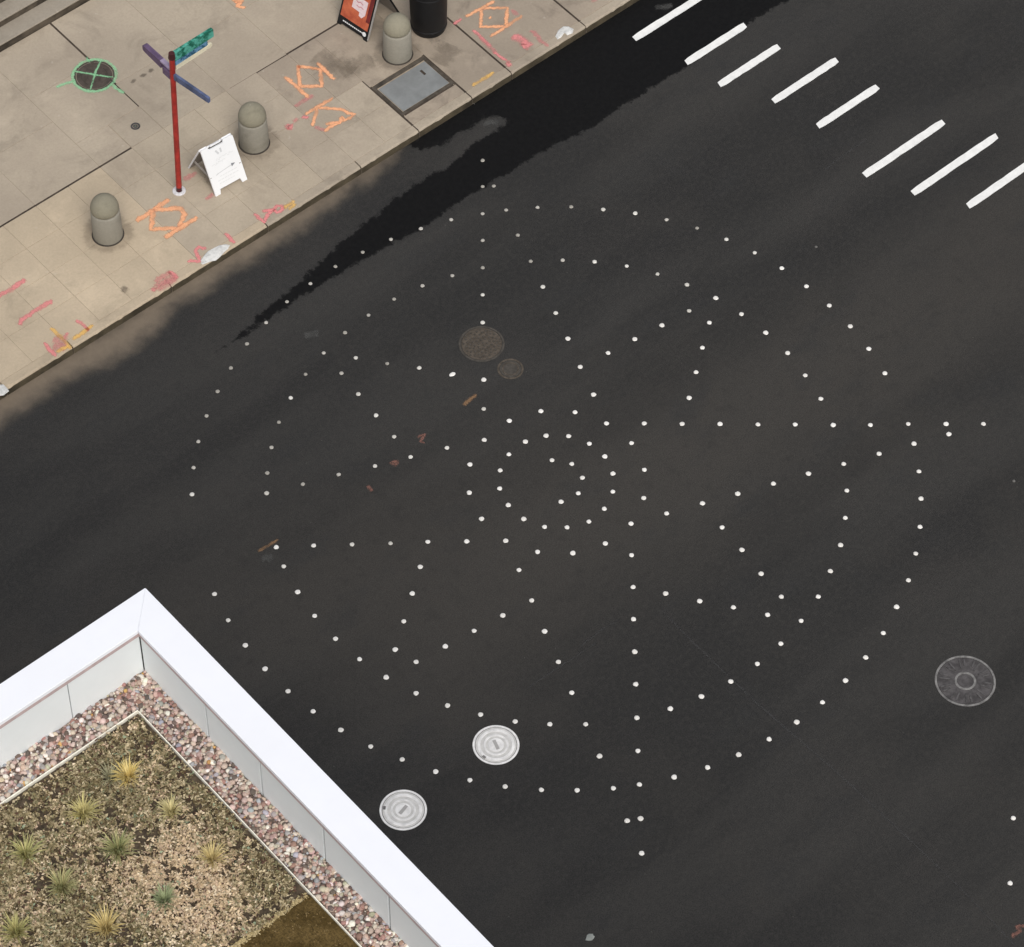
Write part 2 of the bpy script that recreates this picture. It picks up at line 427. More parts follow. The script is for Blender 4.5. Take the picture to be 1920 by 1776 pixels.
# plain bays round the hatch and beyond
slab(2.602, 3.628, 6.275, 6.505, M_SLAB_D, D_, D_, G_, D_)
slab(2.602, 3.628, 7.262, DARK_Y, M_SLAB_D, G_, G_, .006, D_)
slab(3.628, 4.402, 6.275, DARK_Y, M_SLAB_D, D_, D_, G_, D_)
slab(4.402, 5.880, 6.275, DARK_Y, M_SLAB_D, D_, D_, .006, D_)
slab(5.880, 8.00, 6.275, DARK_Y, M_SLAB_D, D_, G_, .006, D_)
for k in range(5): slab(8.0 + 1.5 * k, 9.5 + 1.5 * k, 6.275, DARK_Y, M_SLAB_D)
for k in range(6): slab(-6.647 - 1.16 * (k + 1), -6.647 - 1.16 * k, 6.275, DARK_Y, M_SLAB_W)
rows2 = [DARK_Y, 9.190, 9.77, 10.35, 10.93, 11.42]
colx2 = [-0.245 + 1.164 * k for k in range(-7, 8)]
for x0, x1 in zip(colx2, colx2[1:]):
    if abs(x1 + 0.245) < 1e-6:
        xm = x1 - 0.582
        slab(x0, xm, DARK_Y, 9.19, M_SLAB_G, G_, .007, D_); slab(xm, x1, DARK_Y, 9.19, M_SLAB_G, .007, .007, G_, .007)
        slab(x0, x1, 9.19, 10.35, M_SLAB_G, G_, D_); slab(x0, x1, 10.35, 11.42, M_SLAB_G, G_, D_)
    else:
        lf = D_ if abs(x0 + 0.245) < 1e-6 else G_
        slab(x0, x1, DARK_Y, 9.77, M_SLAB_G, G_, G_, D_ if (x1 < -0.8 or x0 > 1.0) else G_)
        slab(x0, x1, 9.77, 11.42, M_SLAB_G, lf, G_)
# dirt packed into the wide joints
def dirt(x0, x1, y0, y1):
    link("joint_dirt", mesh("joint_dirt", [(x0, y0, PZ - .003), (x1, y0, PZ - .003), (x1, y1, PZ - .003), (x0, y1, PZ - .003)], [(0, 1, 2, 3)]), M_JOINT, pav)
dirt(-14, -0.83, DARK_Y - .03, DARK_Y + .03); dirt(1.0, 15.5, DARK_Y - .03, DARK_Y + .03)
for xd, ya, yb in ((2.602, 6.15, 7.44), (3.628, 6.15, 7.27), (4.402, 6.15, 8.57), (5.880, 6.15, 8.57), (-0.245, 9.19, 11.42)):
    dirt(xd - .03, xd + .03, ya, yb)
dirt(2.64, 3.59, 6.485, 6.525)

kerb = empty("kerb", (0, KY, 0)); tag(kerb, kind='structure')
kb = [-14, -12.2, -10.4, -8.6, -6.7, -4.885, -3.73, -1.99, -0.245, 1.50, 2.602, 3.628, 4.402, 5.88, 7.6, 9.4, 11.2, 13]
for x0, x1 in zip(kb, kb[1:]):
    bm = bmesh.new()
    g = 0.010
    n_ = max(4, int((x1 - x0) / 0.06))
    prof = [(0.0, -0.03), (0.0, PZ - 0.022), (0.006, PZ - 0.008), (0.022, PZ), (0.150, PZ), (0.150, -0.03)]
    rg = []
    for k in range(n_ + 1):
        x = x0 + g + (x1 - x0 - 2 * g) * k / n_
        chip = random.uniform(0, 0.006) + (random.uniform(0.005, 0.016) if random.random() < 0.10 else 0)
        ring = []
        for q, (yy, zz) in enumerate(prof):
            if q == 1: zz -= chip
            if q == 2: yy += chip * .8; zz -= chip * .5
            if q == 3: yy += chip
            ring.append(bm.verts.new((x, yy, zz)))
        rg.append(ring)
    for a, b in zip(rg, rg[1:]):
        for q in range(len(prof) - 1):
            f = bm.faces.new((a[q], b[q], b[q + 1], a[q + 1]))
            f.material_index = 1 if q == 0 else 0
    bm.faces.new(list(reversed(rg[0]))); bm.faces.new(rg[-1])
    bmesh.ops.recalc_face_normals(bm, faces=bm.faces)
    link("kerb_stone", bm_mesh("kerb_stone", bm), [M_KERB if x0 < -1.8 else M_KERB2, M_KERBFACE], kerb)
box("kerb_footing", -150, 150, 0.006, 0.154, -0.04, 0.115, M_JOINT, kerb)

steps = empty("steps", (0, 11.42, PZ)); tag(steps, kind='structure')
M_TREAD = mat_concrete("step_concrete", (0.30, 0.265, 0.215), (0.37, 0.325, 0.265))
sy = [11.42, 11.70, 11.98, 12.26, 12.54]
for k in range(4):
    x0 = -14.0
    y0 = sy[k] - 11.42; z1 = 0.145 * (k + 1)
    # riser below a slightly overhanging tread
    box("step_riser", -14, 14, y0 + .02, y0 + .30, -0.1, z1 - .03, M_RISER, steps)
    box("step_tread", -14, 14, y0, sy[k + 1] - 11.42 + .02 if k < 3 else 6.0, z1 - .03, z1, M_TREAD, steps, 0.006)

# chipped pale patches on the kerb edge
M_PATCH = simple("pale_mortar_patch", (0.66, 0.66, 0.64), 0.9, 0.18, 14, bump=0.8)
def lump(poly, z, h, name="mortar_patch"):
    bm = bmesh.new()
    cx = sum(p[0] for p in poly) / len(poly); cy = sum(p[1] for p in poly) / len(poly)
    o = [bm.verts.new((x, y, z - 0.004)) for x, y in poly]
    i1 = [bm.verts.new((cx + (x - cx) * .86, cy + (y - cy) * .86, z + h * random.uniform(.4, .9))) for x, y in poly]
    i2 = [bm.verts.new((cx + (x - cx) * .5 + random.uniform(-.01, .01), cy + (y - cy) * .5, z + h * random.uniform(.8, 1.2))) for x, y in poly]
    c = bm.verts.new((cx, cy, z + h)); n_ = len(poly)
    for k in range(n_):
        k2 = (k + 1) % n_
        bm.faces.new((o[k], o[k2], i1[k2], i1[k])); bm.faces.new((i1[k], i1[k2], i2[k2], i2[k])); bm.faces.new((i2[k], i2[k2], c))
    bmesh.ops.recalc_face_normals(bm, faces=bm.faces)
    return link(name, bm_mesh(name, bm), M_PATCH, pav)
lump([(-1.394, 6.222), (-1.304, 6.264), (-1.202, 6.296), (-1.101, 6.289), (-0.994, 6.277), (-0.911, 6.234), (-0.877, 6.178), (-0.944, 6.142), (-1.034, 6.126), (-1.124, 6.097), (-1.213, 6.082), (-1.290, 6.120), (-1.367, 6.133), (-1.420, 6.152)], PZ + .002, 0.018)
lump([(5.503, 6.336), (5.622, 6.351), (5.684, 6.298), (5.709, 6.204), (5.638, 6.148), (5.548, 6.167), (5.540, 6.231), (5.445, 6.196), (5.373, 6.199), (5.392, 6.270)], PZ + .002, 0.014)
lump([(-4.944, 6.258), (-4.865, 6.215), (-4.864, 6.115), (-4.875, 6.062), (-4.982, 6.053), (-5.044, 6.094)], PZ + .002, 0.012)

# spray marks on the pavement
ORANGE = mat_spray("orange_marking_paint", (1.0, 0.47, 0.26), 0.92)
PINK = mat_spray("pink_marking_paint", (0.88, 0.31, 0.31), 0.78)
PINK_F = mat_spray("worn_pink_marking_paint", (0.78, 0.31, 0.30), 0.45)
YELLOW = mat_spray("yellow_marking_paint", (1.0, 0.58, 0.18), 0.7)
GREEN = mat_spray("green_marking_paint", (0.36, 0.74, 0.42), 0.62)
SZ = PZ + 0.004
def spray(mat, strokes, width=0.055): return ribbon("spray_mark", strokes, SZ, mat, pav, width)
spray(ORANGE, [[(2.052, 8.306), (2.273, 8.033), (2.068, 7.751), (1.818, 7.949), (2.066, 8.323)], [(1.765, 8.264), (1.779, 8.039), (1.774, 7.689)], [(2.325, 8.174), (2.307, 7.961), (2.294, 7.729)]], .06)
spray(ORANGE, [[(2.052, 7.453), (1.807, 7.464), (1.524, 7.466)], [(1.755, 7.438), (1.935, 7.271), (2.012, 7.177), (2.026, 7.081), (2.090, 6.971)], [(1.743, 7.448), (1.586, 7.315), (1.450, 7.208)], [(2.058, 6.970), (1.896, 6.996), (1.914, 7.093)], [(1.906, 7.071), (1.809, 7.000), (1.660, 7.029), (1.522, 7.021)], [(1.633, 7.122), (1.815, 7.009)]], .055)
spray(ORANGE, [[(-1.641, 7.418), (-1.479, 7.415), (-1.311, 7.433), (-1.016, 7.438)], [(-1.311, 7.433), (-1.158, 7.302), (-0.998, 7.194), (-1.031, 7.061), (-1.147, 6.985), (-1.257, 6.905), (-1.433, 7.055), (-1.574, 7.148), (-1.507, 7.225), (-1.311, 7.433)], [(-1.520, 6.903), (-1.263, 6.897), (-0.915, 6.895)], ], .075)
spray(ORANGE, [[(4.923, 7.434), (5.227, 7.191), (4.961, 6.904), (4.659, 7.146), (4.938, 7.451)], [(5.173, 7.427), (4.923, 7.434), (4.623, 7.454)], [(5.296, 6.911), (4.961, 6.904), (4.633, 6.892)], [(4.866, 7.204), (4.917, 7.189)]], .055)
spray(ORANGE, [[(2.172, 10.123), (2.191, 9.857)], [(2.253, 9.937), (2.133, 9.862), (2.192, 9.753)], [(2.179, 10.000), (2.276, 9.888)]], .07)
spray(PINK_F, [[(1.504, 7.694), (1.686, 7.694), (1.862, 7.685)], [(1.294, 7.480), (1.392, 7.452)], [(1.480, 7.182), (1.547, 7.014)]], .07)
spray(PINK, [[(1.137, 7.460), (1.248, 7.435), (1.146, 7.382)], ], .09)
spray(PINK, [[(1.487, 7.469), (1.501, 7.373)]], .08)
spray(PINK, [[(4.537, 7.177), (4.526, 6.939), (4.505, 6.740)], [(4.483, 6.629), (4.489, 6.437), (4.509, 6.362)], [(4.381, 7.455), (4.551, 7.456)]], .05)
spray(PINK, [([(4.912, 6.698), (4.940, 6.558), (4.955, 6.415), (4.862, 6.393)], .14), ([(4.494, 6.332), (4.460, 6.232)], .10)])
spray(PINK_F, [[(5.193, 6.605), (5.193, 6.445), (5.166, 6.352), (5.171, 6.174)], [(4.509, 6.362), (4.517, 6.298)], [(5.260, 7.118), (5.235, 6.964)], [(6.292, 6.478), (6.381, 6.431)], [(4.517, 6.991), (4.486, 6.583)]], .07)
spray(YELLOW, [[(3.783, 6.308), (3.988, 6.304), (4.213, 6.299)]], .055)
spray(PINK, [[(-1.538, 6.337), (-1.398, 6.218), (-1.328, 6.409), (-1.244, 6.443), (-1.193, 6.333)], [(-0.796, 6.407), (-0.806, 6.282), (-0.815, 6.158)]], .055)
spray(PINK, [[(-0.241, 6.430), (-0.251, 6.304), (-0.237, 6.198), (-0.107, 6.288), (0.003, 6.303), (0.095, 6.332), (0.154, 6.282), (0.115, 6.221), (0.018, 6.222), (0.015, 6.306)], [(-0.133, 6.392), (-0.056, 6.340), (0.015, 6.293)]], .055)
spray(YELLOW, [[(0.134, 6.232), (0.353, 6.234)], [(0.174, 6.170), (0.327, 6.176)]], .06)
spray(PINK, [[(-1.851, 6.367), (-1.847, 6.259), (-1.843, 6.164)], [(-2.224, 6.266), (-2.225, 6.177)]], .07)
spray(PINK_F, [[(-2.128, 6.342), (-1.846, 6.310)], [(-2.212, 6.256), (-1.830, 6.218)], [(-2.190, 6.186), (-1.843, 6.177)]], .10)
spray(PINK, [[(-4.065, 7.560), (-3.776, 7.547), (-3.503, 7.562)], [(-4.076, 6.952), (-3.978, 6.984), (-3.731, 7.004), (-3.441, 6.991)]], .075)
spray(PINK, [[(-3.984, 6.453), (-4.007, 6.282), (-4.007, 6.131)], [(-3.397, 6.490), (-3.375, 6.305), (-3.393, 6.205)], [(-3.743, 6.312), (-3.623, 6.375)]], .055)
spray(YELLOW, [[(-3.760, 6.606), (-3.749, 6.342), (-3.772, 6.108)], [(-3.657, 6.226), (-3.468, 6.243), (-3.272, 6.255)], [(-3.961, 6.205), (-3.761, 6.162)]], .065)
spray(PINK_F, [([(-3.841, 6.433), (-3.749, 6.253)], .16), ([(-3.944, 6.317), (-3.784, 6.181)], .14)])
spray(PINK_F, [[(-0.636, 7.603), (-0.514, 7.608), (-0.393, 7.587)], [(-0.620, 7.115), (-0.469, 7.081)]], .08)
STAIN = mat_spray("dark_spill_stain", (0.15, 0.125, 0.10), 0.5)
spray(STAIN, [[(-0.061, 9.645), (0.044, 9.641)], [(0.120, 9.662), (0.231, 9.624)], [(0.270, 9.649), (0.370, 9.649)]], .06)
spray(STAIN, [[(-2.601, 6.484), (-2.484, 6.488)]], .10)
STAIN2 = mat_spray("brown_spill_stain", (0.20, 0.165, 0.125), 0.28)
spray(STAIN2, [([(2.377, 8.303), (2.563, 7.643)], .35), ([(3.013, 7.690), (2.442, 7.747)], .3), ([(4.104, 7.124), (3.675, 6.985)], .3)])

SHADE_STAIN = mat_spray("contact_shade_grime", (0.17, 0.14, 0.11), 0.24)  # contact shadow painted together with grime, as soft dark bands on the slabs
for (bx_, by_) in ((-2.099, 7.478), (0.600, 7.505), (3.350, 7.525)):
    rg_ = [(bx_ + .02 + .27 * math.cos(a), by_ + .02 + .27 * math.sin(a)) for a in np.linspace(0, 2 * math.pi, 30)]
    ribbon("shade_grime_stain", [rg_], PZ + .003, SHADE_STAIN, pav, .19, .12)
ribbon("shade_grime_stain", [[(-.42, 7.30), (-.10, 7.35), (.08, 7.32)], [(-.40, 7.5), (.05, 7.5)]], PZ + .003, SHADE_STAIN, pav, .22, .3)  # the same painted contact shade under the white sandwich board
ribbon("shade_grime_stain", [[(3.9, 7.55), (4.2, 7.48), (4.35, 7.6)]], PZ + .003, SHADE_STAIN, pav, .30, .3)  # painted contact shade at the foot of the litter bin

# ------------------------------------------------------------------ covers
M_IRON_B = simple("brown_rusty_iron", (0.080, 0.066, 0.052), 0.85, 0.35, 16, spec=0.3)
M_IRON_F = simple("dusty_dark_iron", (0.066, 0.059, 0.051), 0.85, 0.25, 12, spec=0.3)
M_IRON_D = simple("dark_worn_iron", (0.076, 0.071, 0.072), 0.75, 0.38, 9, spec=0.3)
M_IRON_L = simple("polished_iron_rim", (0.19, 0.185, 0.18), 0.65, 0.4, 10)
M_PALE = simple("pale_bare_metal", (0.82, 0.81, 0.80), 0.6, 0.16, 7)
M_PALE2 = simple("pale_metal_groove", (0.63, 0.62, 0.60), 0.7, 0.12, 9)
M_SLOT = simple("grey_slot_metal", (0.40, 0.39, 0.38), 0.7, 0.1, 9)
M_SWIRON = simple("brown_pavement_lid", (0.070, 0.056, 0.046), 0.85, 0.3, 10)

def cover(name, x, y, z, R_, label, cat, group, m_lid, m_rim, rings, m_ring=None, detail=None):
    t = empty(name, (x, y, z)); tag(t, label, cat, group)
    link("rim", lathe_mesh("rim", [(R_ + .004, -.02), (R_, .004), (R_ - .028, .005), (R_ - .032, -.012)], 56), m_rim, t, smooth=False)
    prof = [(R_ - .034, -.012), (R_ - .036, .003)]
    prof += [(0.0, .003)]
    link("lid", lathe_mesh("lid", prof, 56), m_lid, t)
    for (ra, rb) in rings:
        link("ridge", lathe_mesh("ridge", [(ra, .0028), (ra - .004, .0075), (rb + .004, .0075), (rb, .0028)], 48), m_ring or m_rim, t)
    return t

c = cover("manhole_cover", 0.772, 2.530, 0, 0.325, "larger rusty brown manhole cover touching a white dot, upper middle of the road", "manhole cover", "road manhole covers",
          M_IRON_B, M_IRON_F, [])
# pattern of raised studs
bm = bmesh.new()
for k in range(64):
    a = k * 2.39996; r_ = 0.27 * math.sqrt((k + .5) / 64)
    add_box(bm, r_ * math.cos(a) - .012, r_ * math.cos(a) + .012, r_ * math.sin(a) - .012, r_ * math.sin(a) + .012, .0028, .009)
link("stud", bm_mesh("stud", bm), M_IRON_F, c)['kind'] = 'stuff'
cover("valve_cover", 0.788, 1.921, 0, 0.185, "small faint round valve cover just below the rusty brown manhole", "valve cover", None, M_IRON_F, M_IRON_B, [(0.12, 0.10)])
c = cover("manhole_cover", 1.941, -5.985, 0, 0.403, "big dark iron manhole cover with a worn pale rim and centre ring", "manhole cover", "road manhole covers",
          M_IRON_D, M_IRON_L, [(0.145, 0.112)], M_IRON_L)
bm = bmesh.new()
for k in range(30):
    a = 2 * math.pi * k / 30
    Mx = Matrix.Rotation(a, 4, 'Z')
    if k % 3: add_box(bm, .20 if k % 2 else .24, .345, -.011, .011, .0028, .012, 0, Mx)
link("rib", bm_mesh("rib", bm), simple("worn_rib_tops", (0.082, 0.078, 0.078), 0.7, 0.4, 11), c)['kind'] = 'stuff'
for (x, y, lab, ang) in ((-3.433, -2.728, "pale silvery ringed manhole cover out on the road below the dot rings", 1.25), (-4.987, -2.710, "pale silvery ringed manhole cover close against the white parapet", 0.25)):
    c = cover("manhole_cover", x, y, 0, 0.306, lab, "manhole cover", "road manhole covers", M_PALE2, M_PALE, [(0.245, 0.205), (0.165, 0.135), (0.105, 0.0)], M_PALE)
    bm = bmesh.new(); add_box(bm, -.075, .075, -.022, .022, .0076, .011, 0, Matrix.Rotation(ang, 4, 'Z'))
    link("pick_slot", bm_mesh("pick_slot", bm), M_SLOT, c)
    bm = bmesh.new(); add_box(bm, -.025, .025, .228, .262, .0076, .011, 0, Matrix.Rotation(ang + .5, 4, 'Z'))
    link("pick_hole", bm_mesh("pick_hole", bm), M_IRON_L, c)

# pavement manhole with green spray round it
t = cover("manhole_cover", -0.383, 10.117, PZ, 0.305, "dark brown manhole cover in the sidewalk, circled and crossed with green paint", "manhole cover", None, M_SWIRON, M_SWIRON, [(0.20, 0.19), (0.11, 0.10)])
ring = [(-0.383 + .325 * math.cos(a), 10.117 + .325 * math.sin(a)) for a in np.linspace(0, 2 * math.pi, 41)]
ribbon("spray_mark", [ring, [(-0.678, 10.212), (-0.820, 10.261), (-0.961, 10.296)], [(-0.286, 9.822), (-0.291, 9.670), (-0.258, 9.529)], [(-0.246, 10.488), (-0.287, 10.379)]], PZ + .0085, GREEN, pav, .05)
def rel(pts): return [(x + 0.383, y - 10.117) for x, y in pts]
ribbon("spray_mark", [rel([(-0.568, 10.388), (-0.376, 10.126), (-0.190, 9.897)]), rel([(-0.115, 10.304), (-0.293, 10.184), (-0.447, 10.058), (-0.612, 9.915)])], .0095, GREEN, t, .032)
t = cover("valve_cover", -0.53, 8.905, PZ, 0.072, "small dark green round valve cover in the sidewalk left of the red pole", "valve cover", None,
          simple("green_valve_iron", (0.10, 0.105, 0.085), 0.8, 0.2), M_IRON_D, [(0.035, 0.02)])

# steel utility hatch by the kerb
h = empty("utility_hatch", (3.115, 6.885, PZ)); tag(h, "blue grey steel utility hatch in a dark frame beside the kerb", "utility hatch")
M_STEEL = simple("blue_grey_steel", (0.225, 0.235, 0.235), 0.6, 0.14, 3.0, metal=0.0, bump=0.3)
M_FRAME = simple("rusty_dark_frame", (0.070, 0.058, 0.045), 0.85, 0.5, 6)
hx, hy = 0.503, 0.368
bm = bmesh.new()
add_box(bm, -hx, hx, -hy, -hy + .05, -.04, .002); add_box(bm, -hx, hx, hy - .075, hy, -.04, .002)
add_box(bm, -hx, -hx + .05, -hy + .05, hy - .075, -.04, .002); add_box(bm, hx - .05, hx, -hy + .05, hy - .075, -.04, .002)
link("frame", bm_mesh("frame", bm), M_FRAME, h)
box("well", -hx + .05, hx - .05, -hy + .05, hy - .075, -.04, -.02, M_JOINT, h)
lid = box("lid", -hx + .062, hx - .058, -hy + .058, hy - .10, -.019, .006, M_STEEL, h, 0.004)
bm = bmesh.new(); add_box(bm, .26, .30, .045, .155, .0062, .0085, .002)
link("lift_slot", bm_mesh("lift_slot", bm), M_JOINT, lid)

# ------------------------------------------------------------------ bollards
M_BOLL = mat_concrete("bollard_concrete", (0.285, 0.267, 0.222), (0.355, 0.333, 0.280), (0.17, 0.155, 0.115), 0.4)
M_BCAP = mat_concrete("bollard_cap_concrete", (0.26, 0.240, 0.178), (0.335, 0.310, 0.235), (0.15, 0.14, 0.095), 0.4)
M_BSHADE = simple("dark_bollard_shadow_gap", (0.050, 0.042, 0.034), 0.9, 0.3)  # dark colour stands in for the shadow gap at the bollard foot
def bollard_parts(root):
    H0 = 0.535
    sh = [(0.216, 0.012), (0.220, 0.03), (0.217, 0.20), (0.211, H0 - .03), (0.203, H0 - .008), (0.185, H0)]
    link("shaft", lathe_mesh("shaft", sh, 40), M_BOLL, root, smooth=True)
    dome = [(0.180, H0 - .004), (0.190, H0 + .012), (0.203, H0 + .022), (0.208, H0 + .05)]
    for k in range(1, 10):
        a = k / 9 * math.pi / 2
        dome.append((0.208 * math.cos(a) if k < 9 else 0, H0 + .05 + 0.225 * math.sin(a)))
    link("dome_cap", lathe_mesh("dome_cap", dome, 40), M_BCAP, root, smooth=True)
    link("base_shadow_gap", lathe_mesh("base_shadow_gap", [(0.236, 0.001), (0.234, 0.005), (0.222, 0.006), (0.212, 0.016)], 40), M_BSHADE, root)  # flat dark ring, shadow at the foot painted in
b0 = empty("bollard", (-2.099, 7.478, PZ)); bollard_parts(b0)
tag(b0, "domed concrete bollard at the left, beside an orange spray diamond", "bollard", "concrete bollards along the kerb")
for (x, y, lab) in ((0.600, 7.505, "domed concrete bollard right behind the white sandwich board"), (3.350, 7.525, "domed concrete bollard between the orange sign and the black bin")):
    b = b0.copy(); COL.objects.link(b); b.location = (x, y, PZ); b['label'] = lab
    for ch in b0.children:
        cpy = ch.copy(); COL.objects.link(cpy); cpy.parent = b

# ------------------------------------------------------------------ black litter bin
M_BLACK = simple("black_steel", (0.010, 0.010, 0.011), 0.55, 0.2, 8, spec=0.3)
M_BLACK2 = simple("black_plastic_liner", (0.006, 0.006, 0.007), 0.7, 0.2, 8, spec=0.2)
t = empty("litter_bin", (4.075, 7.665, PZ)); tag(t, "round black litter bin standing at the top beside a bollard", "litter bin")
link("body", lathe_mesh("body", [(0.255, 0.0), (0.262, 0.02), (0.270, 0.06), (0.283, 0.40), (0.288, 0.86)], 48), M_BLACK, t, smooth=True)
link("rim", lathe_mesh("rim", [(0.288, 0.86), (0.296, 0.868), (0.298, 0.90), (0.288, 0.925), (0.252, 0.935), (0.190, 0.915), (0.182, 0.88), (0.180, 0.80)], 48), M_BLACK, t, smooth=True)
link("liner", lathe_mesh("liner", [(0.180, 0.86), (0.175, 0.30), (0.0, 0.28)], 32), M_BLACK2, t, smooth=True)
for zz in (0.10, 0.78):
    r_ = 0.27 + .021 * zz
    link("band", lathe_mesh("band", [(r_, zz - .022), (r_ + .007, zz - .016), (r_ + .007, zz + .016), (r_, zz + .022)], 48), M_BLACK, t, smooth=True)

# ------------------------------------------------------------------ sandwich boards
M_BOARD = simple("white_plastic_board", (0.84, 0.85, 0.86), 0.45, 0.02, 4)
M_BOARD_IN = simple("grey_board_back", (0.30, 0.275, 0.25), 0.7, 0.12, 6)
M_PRINT1 = simple("dark_grey_print", (0.22, 0.23, 0.25), 0.7, 0.1, 30)
M_PRINT2 = simple("light_grey_print", (0.62, 0.63, 0.64), 0.7, 0.06, 30)
M_PRINT3 = simple("faint_grey_print", (0.74, 0.75, 0.755), 0.7, 0.03, 30)

def panel_frame(foot_l, foot_r, top_l, top_r):
    """local axes of a leaning leaf: u along the foot, v up the leaf, n outward"""
    fl, fr, tl = Vector(foot_l), Vector(foot_r), Vector(top_l)
    u = (fr - fl); w = u.length; u.normalize()
    v = tl - fl; v = v - u * v.dot(u); hgt = v.length; v.normalize()
    n = u.cross(v)
    Mx = Matrix.Identity(4)
    for i in range(3):
        Mx[i][0] = u[i]; Mx[i][1] = v[i]; Mx[i][2] = n[i]; Mx[i][3] = fl[i]
    return Mx, w, hgt

def outline_panel(name, pts, th, Mx, mat, parent, mats_back=None):
    bm = bmesh.new()
    f = [bm.verts.new((x, y, 0)) for x, y in pts]; b = [bm.verts.new((x, y, -th)) for x, y in pts]
    bm.faces.new(f); bf = bm.faces.new(list(reversed(b)))
    n_ = len(pts)
    for k in range(n_):
        k2 = (k + 1) % n_; bm.faces.new((f[k], b[k], b[k2], f[k2]))
    mats = [mat]
    if mats_back: bf.material_index = 1; mats.append(mats_back)
    bmesh.ops.transform(bm, matrix=Mx, verts=bm.verts)
    return link(name, bm_mesh(name, bm), mats, parent)

def strip(name, segs, w, zoff, Mx, mat, parent):
    """flat printed strokes on a leaf, segs = polylines in leaf coordinates"""
    vs, fs = [], []
    for s in segs:
        ww = w
        for (ax, ay), (bx, by) in zip(s, s[1:]):
            dx, dy = bx - ax, by - ay; L = math.hypot(dx, dy) or 1
            nx_, ny_ = -dy / L * ww / 2, dx / L * ww / 2
            st = len(vs)
            vs += [(ax - nx_, ay - ny_, zoff), (bx - nx_, by - ny_, zoff), (bx + nx_, by + ny_, zoff), (ax + nx_, ay + ny_, zoff)]
            fs.append((st, st + 1, st + 2, st + 3))
            zoff += 0.00002
    me = mesh(name, [Mx @ Vector(v) for v in vs], fs)
    return link(name, me, mat, parent)

A0 = Vector((-0.20, 7.40, PZ))
t = empty("sandwich_board", A0)
tag(t, "white sandwich board with a grey arrow, standing between red pole and bollard", "sandwich board", None)
fl = Vector((-0.470, 7.042, PZ)) - A0; fr = Vector((0.085, 7.010, PZ)) - A0
tl = Vector((-0.474, 7.365, 0.845)) - A0; tr = Vector((0.105, 7.335, 0.845)) - A0
Mx, W_, H_ = panel_frame(fl, fr, tl, tr)
lg = 0.085
pts = [(0, 0), (lg, 0), (lg + .02, .075), (W_ - lg - .02, .075), (W_ - lg, 0), (W_, 0), (W_, H_ - .02), (W_ - .025, H_), (W_ * .70, H_), (W_ * .68, H_ - .045), (W_ * .24, H_ - .045), (W_ * .22, H_), (.02, H_), (0, H_ - .02)]
leaf = outline_panel("front_leaf", pts, 0.028, Mx, M_BOARD, t, M_BOARD_IN)
# handle bar bridging the notch
box_bm = bmesh.new(); add_box(box_bm, W_ * .30, W_ * .62, H_ - .022, H_ + .004, -.032, -.004, 0.004, Mx)
link("handle", bm_mesh("handle", box_bm), M_BOARD, t)
def U(x, y): return (x * W_, y * H_)
strip("logo", [[U(.40, .865), U(.46, .775)], [U(.55, .872), U(.545, .782)]], .030, .002, Mx, M_PRINT2, leaf)
scr = []
rr_ = random.Random(3)
for row in ((.16, .62, .615), (.34, .88, .685),):
    x = row[0]
    pl = []
    while x < row[1]:
        pl.append(U(x, row[2] + rr_.uniform(-.030, .030))); x += .022
    scr.append(pl)
strip("script_lettering", scr, .009, .002, Mx, M_PRINT3, leaf)
strip("arrow", [[U(.22, .405), U(.74, .445)], [U(.20, .395), U(.30, .412)]], .012, .002, Mx, M_PRINT2, leaf)
ah = [U(.70, .475), U(.82, .450), U(.70, .405)]
link("arrow_head", mesh("arrow_head", [Mx @ Vector((x, y, .0035)) for x, y in ah], [(0, 2, 1)]), M_PRINT1, leaf)
small = []
for row, a, b in ((.335, .30, .84), (.265, .20, .84), (.200, .22, .70)):
    x = a
    while x < b:
        l_ = rr_.uniform(.03, .09); small.append([U(x, row), U(min(x + l_, b), row + .004)]); x += l_ + .02
tag(strip("small_lettering", small, .014, .002, Mx, M_PRINT3, leaf), kind="stuff")
# rear leaf
bl = Vector((-0.44, 7.755, PZ)) - A0; br = Vector((0.125, 7.725, PZ)) - A0
Mb, Wb, Hb = panel_frame(br, bl, tr + Vector((0, .035, 0)), tl)
ptsb = [(0, 0), (lg, 0), (lg + .02, .075), (Wb - lg - .02, .075), (Wb - lg, 0), (Wb, 0), (Wb, Hb - .02), (Wb - .02, Hb), (Wb * .78, Hb), (Wb * .76, Hb - .045), (Wb * .32, Hb - .045), (Wb * .30, Hb), (.02, Hb), (0, Hb - .02)]
outline_panel("rear_leaf", ptsb, 0.028, Mb, M_BOARD, t, M_BOARD_IN)
bm = bmesh.new()
def bar(bm, a, b, r_):
    a = Vector(a); b = Vector(b); d = b - a
    q = d.to_track_quat('Z', 'Y').to_matrix().to_4x4(); q.translation = a
    add_box(bm, -r_, r_, -r_, r_, 0, d.length, 0, q)
bar(bm, fl.lerp(tl, .38) + Vector((.03, 0, 0)), bl.lerp(tl, .38) + Vector((.03, 0, 0)), .012)
link("spreader_bar", bm_mesh("spreader_bar", bm), M_BOARD_IN, t)
bm = bmesh.new()
bar(bm, fr.lerp(tr, .38) - Vector((.03, 0, 0)), br.lerp(tr, .38) - Vector((.03, 0, 0)), .012)
link("spreader_bar", bm_mesh("spreader_bar", bm), M_BOARD_IN, t)

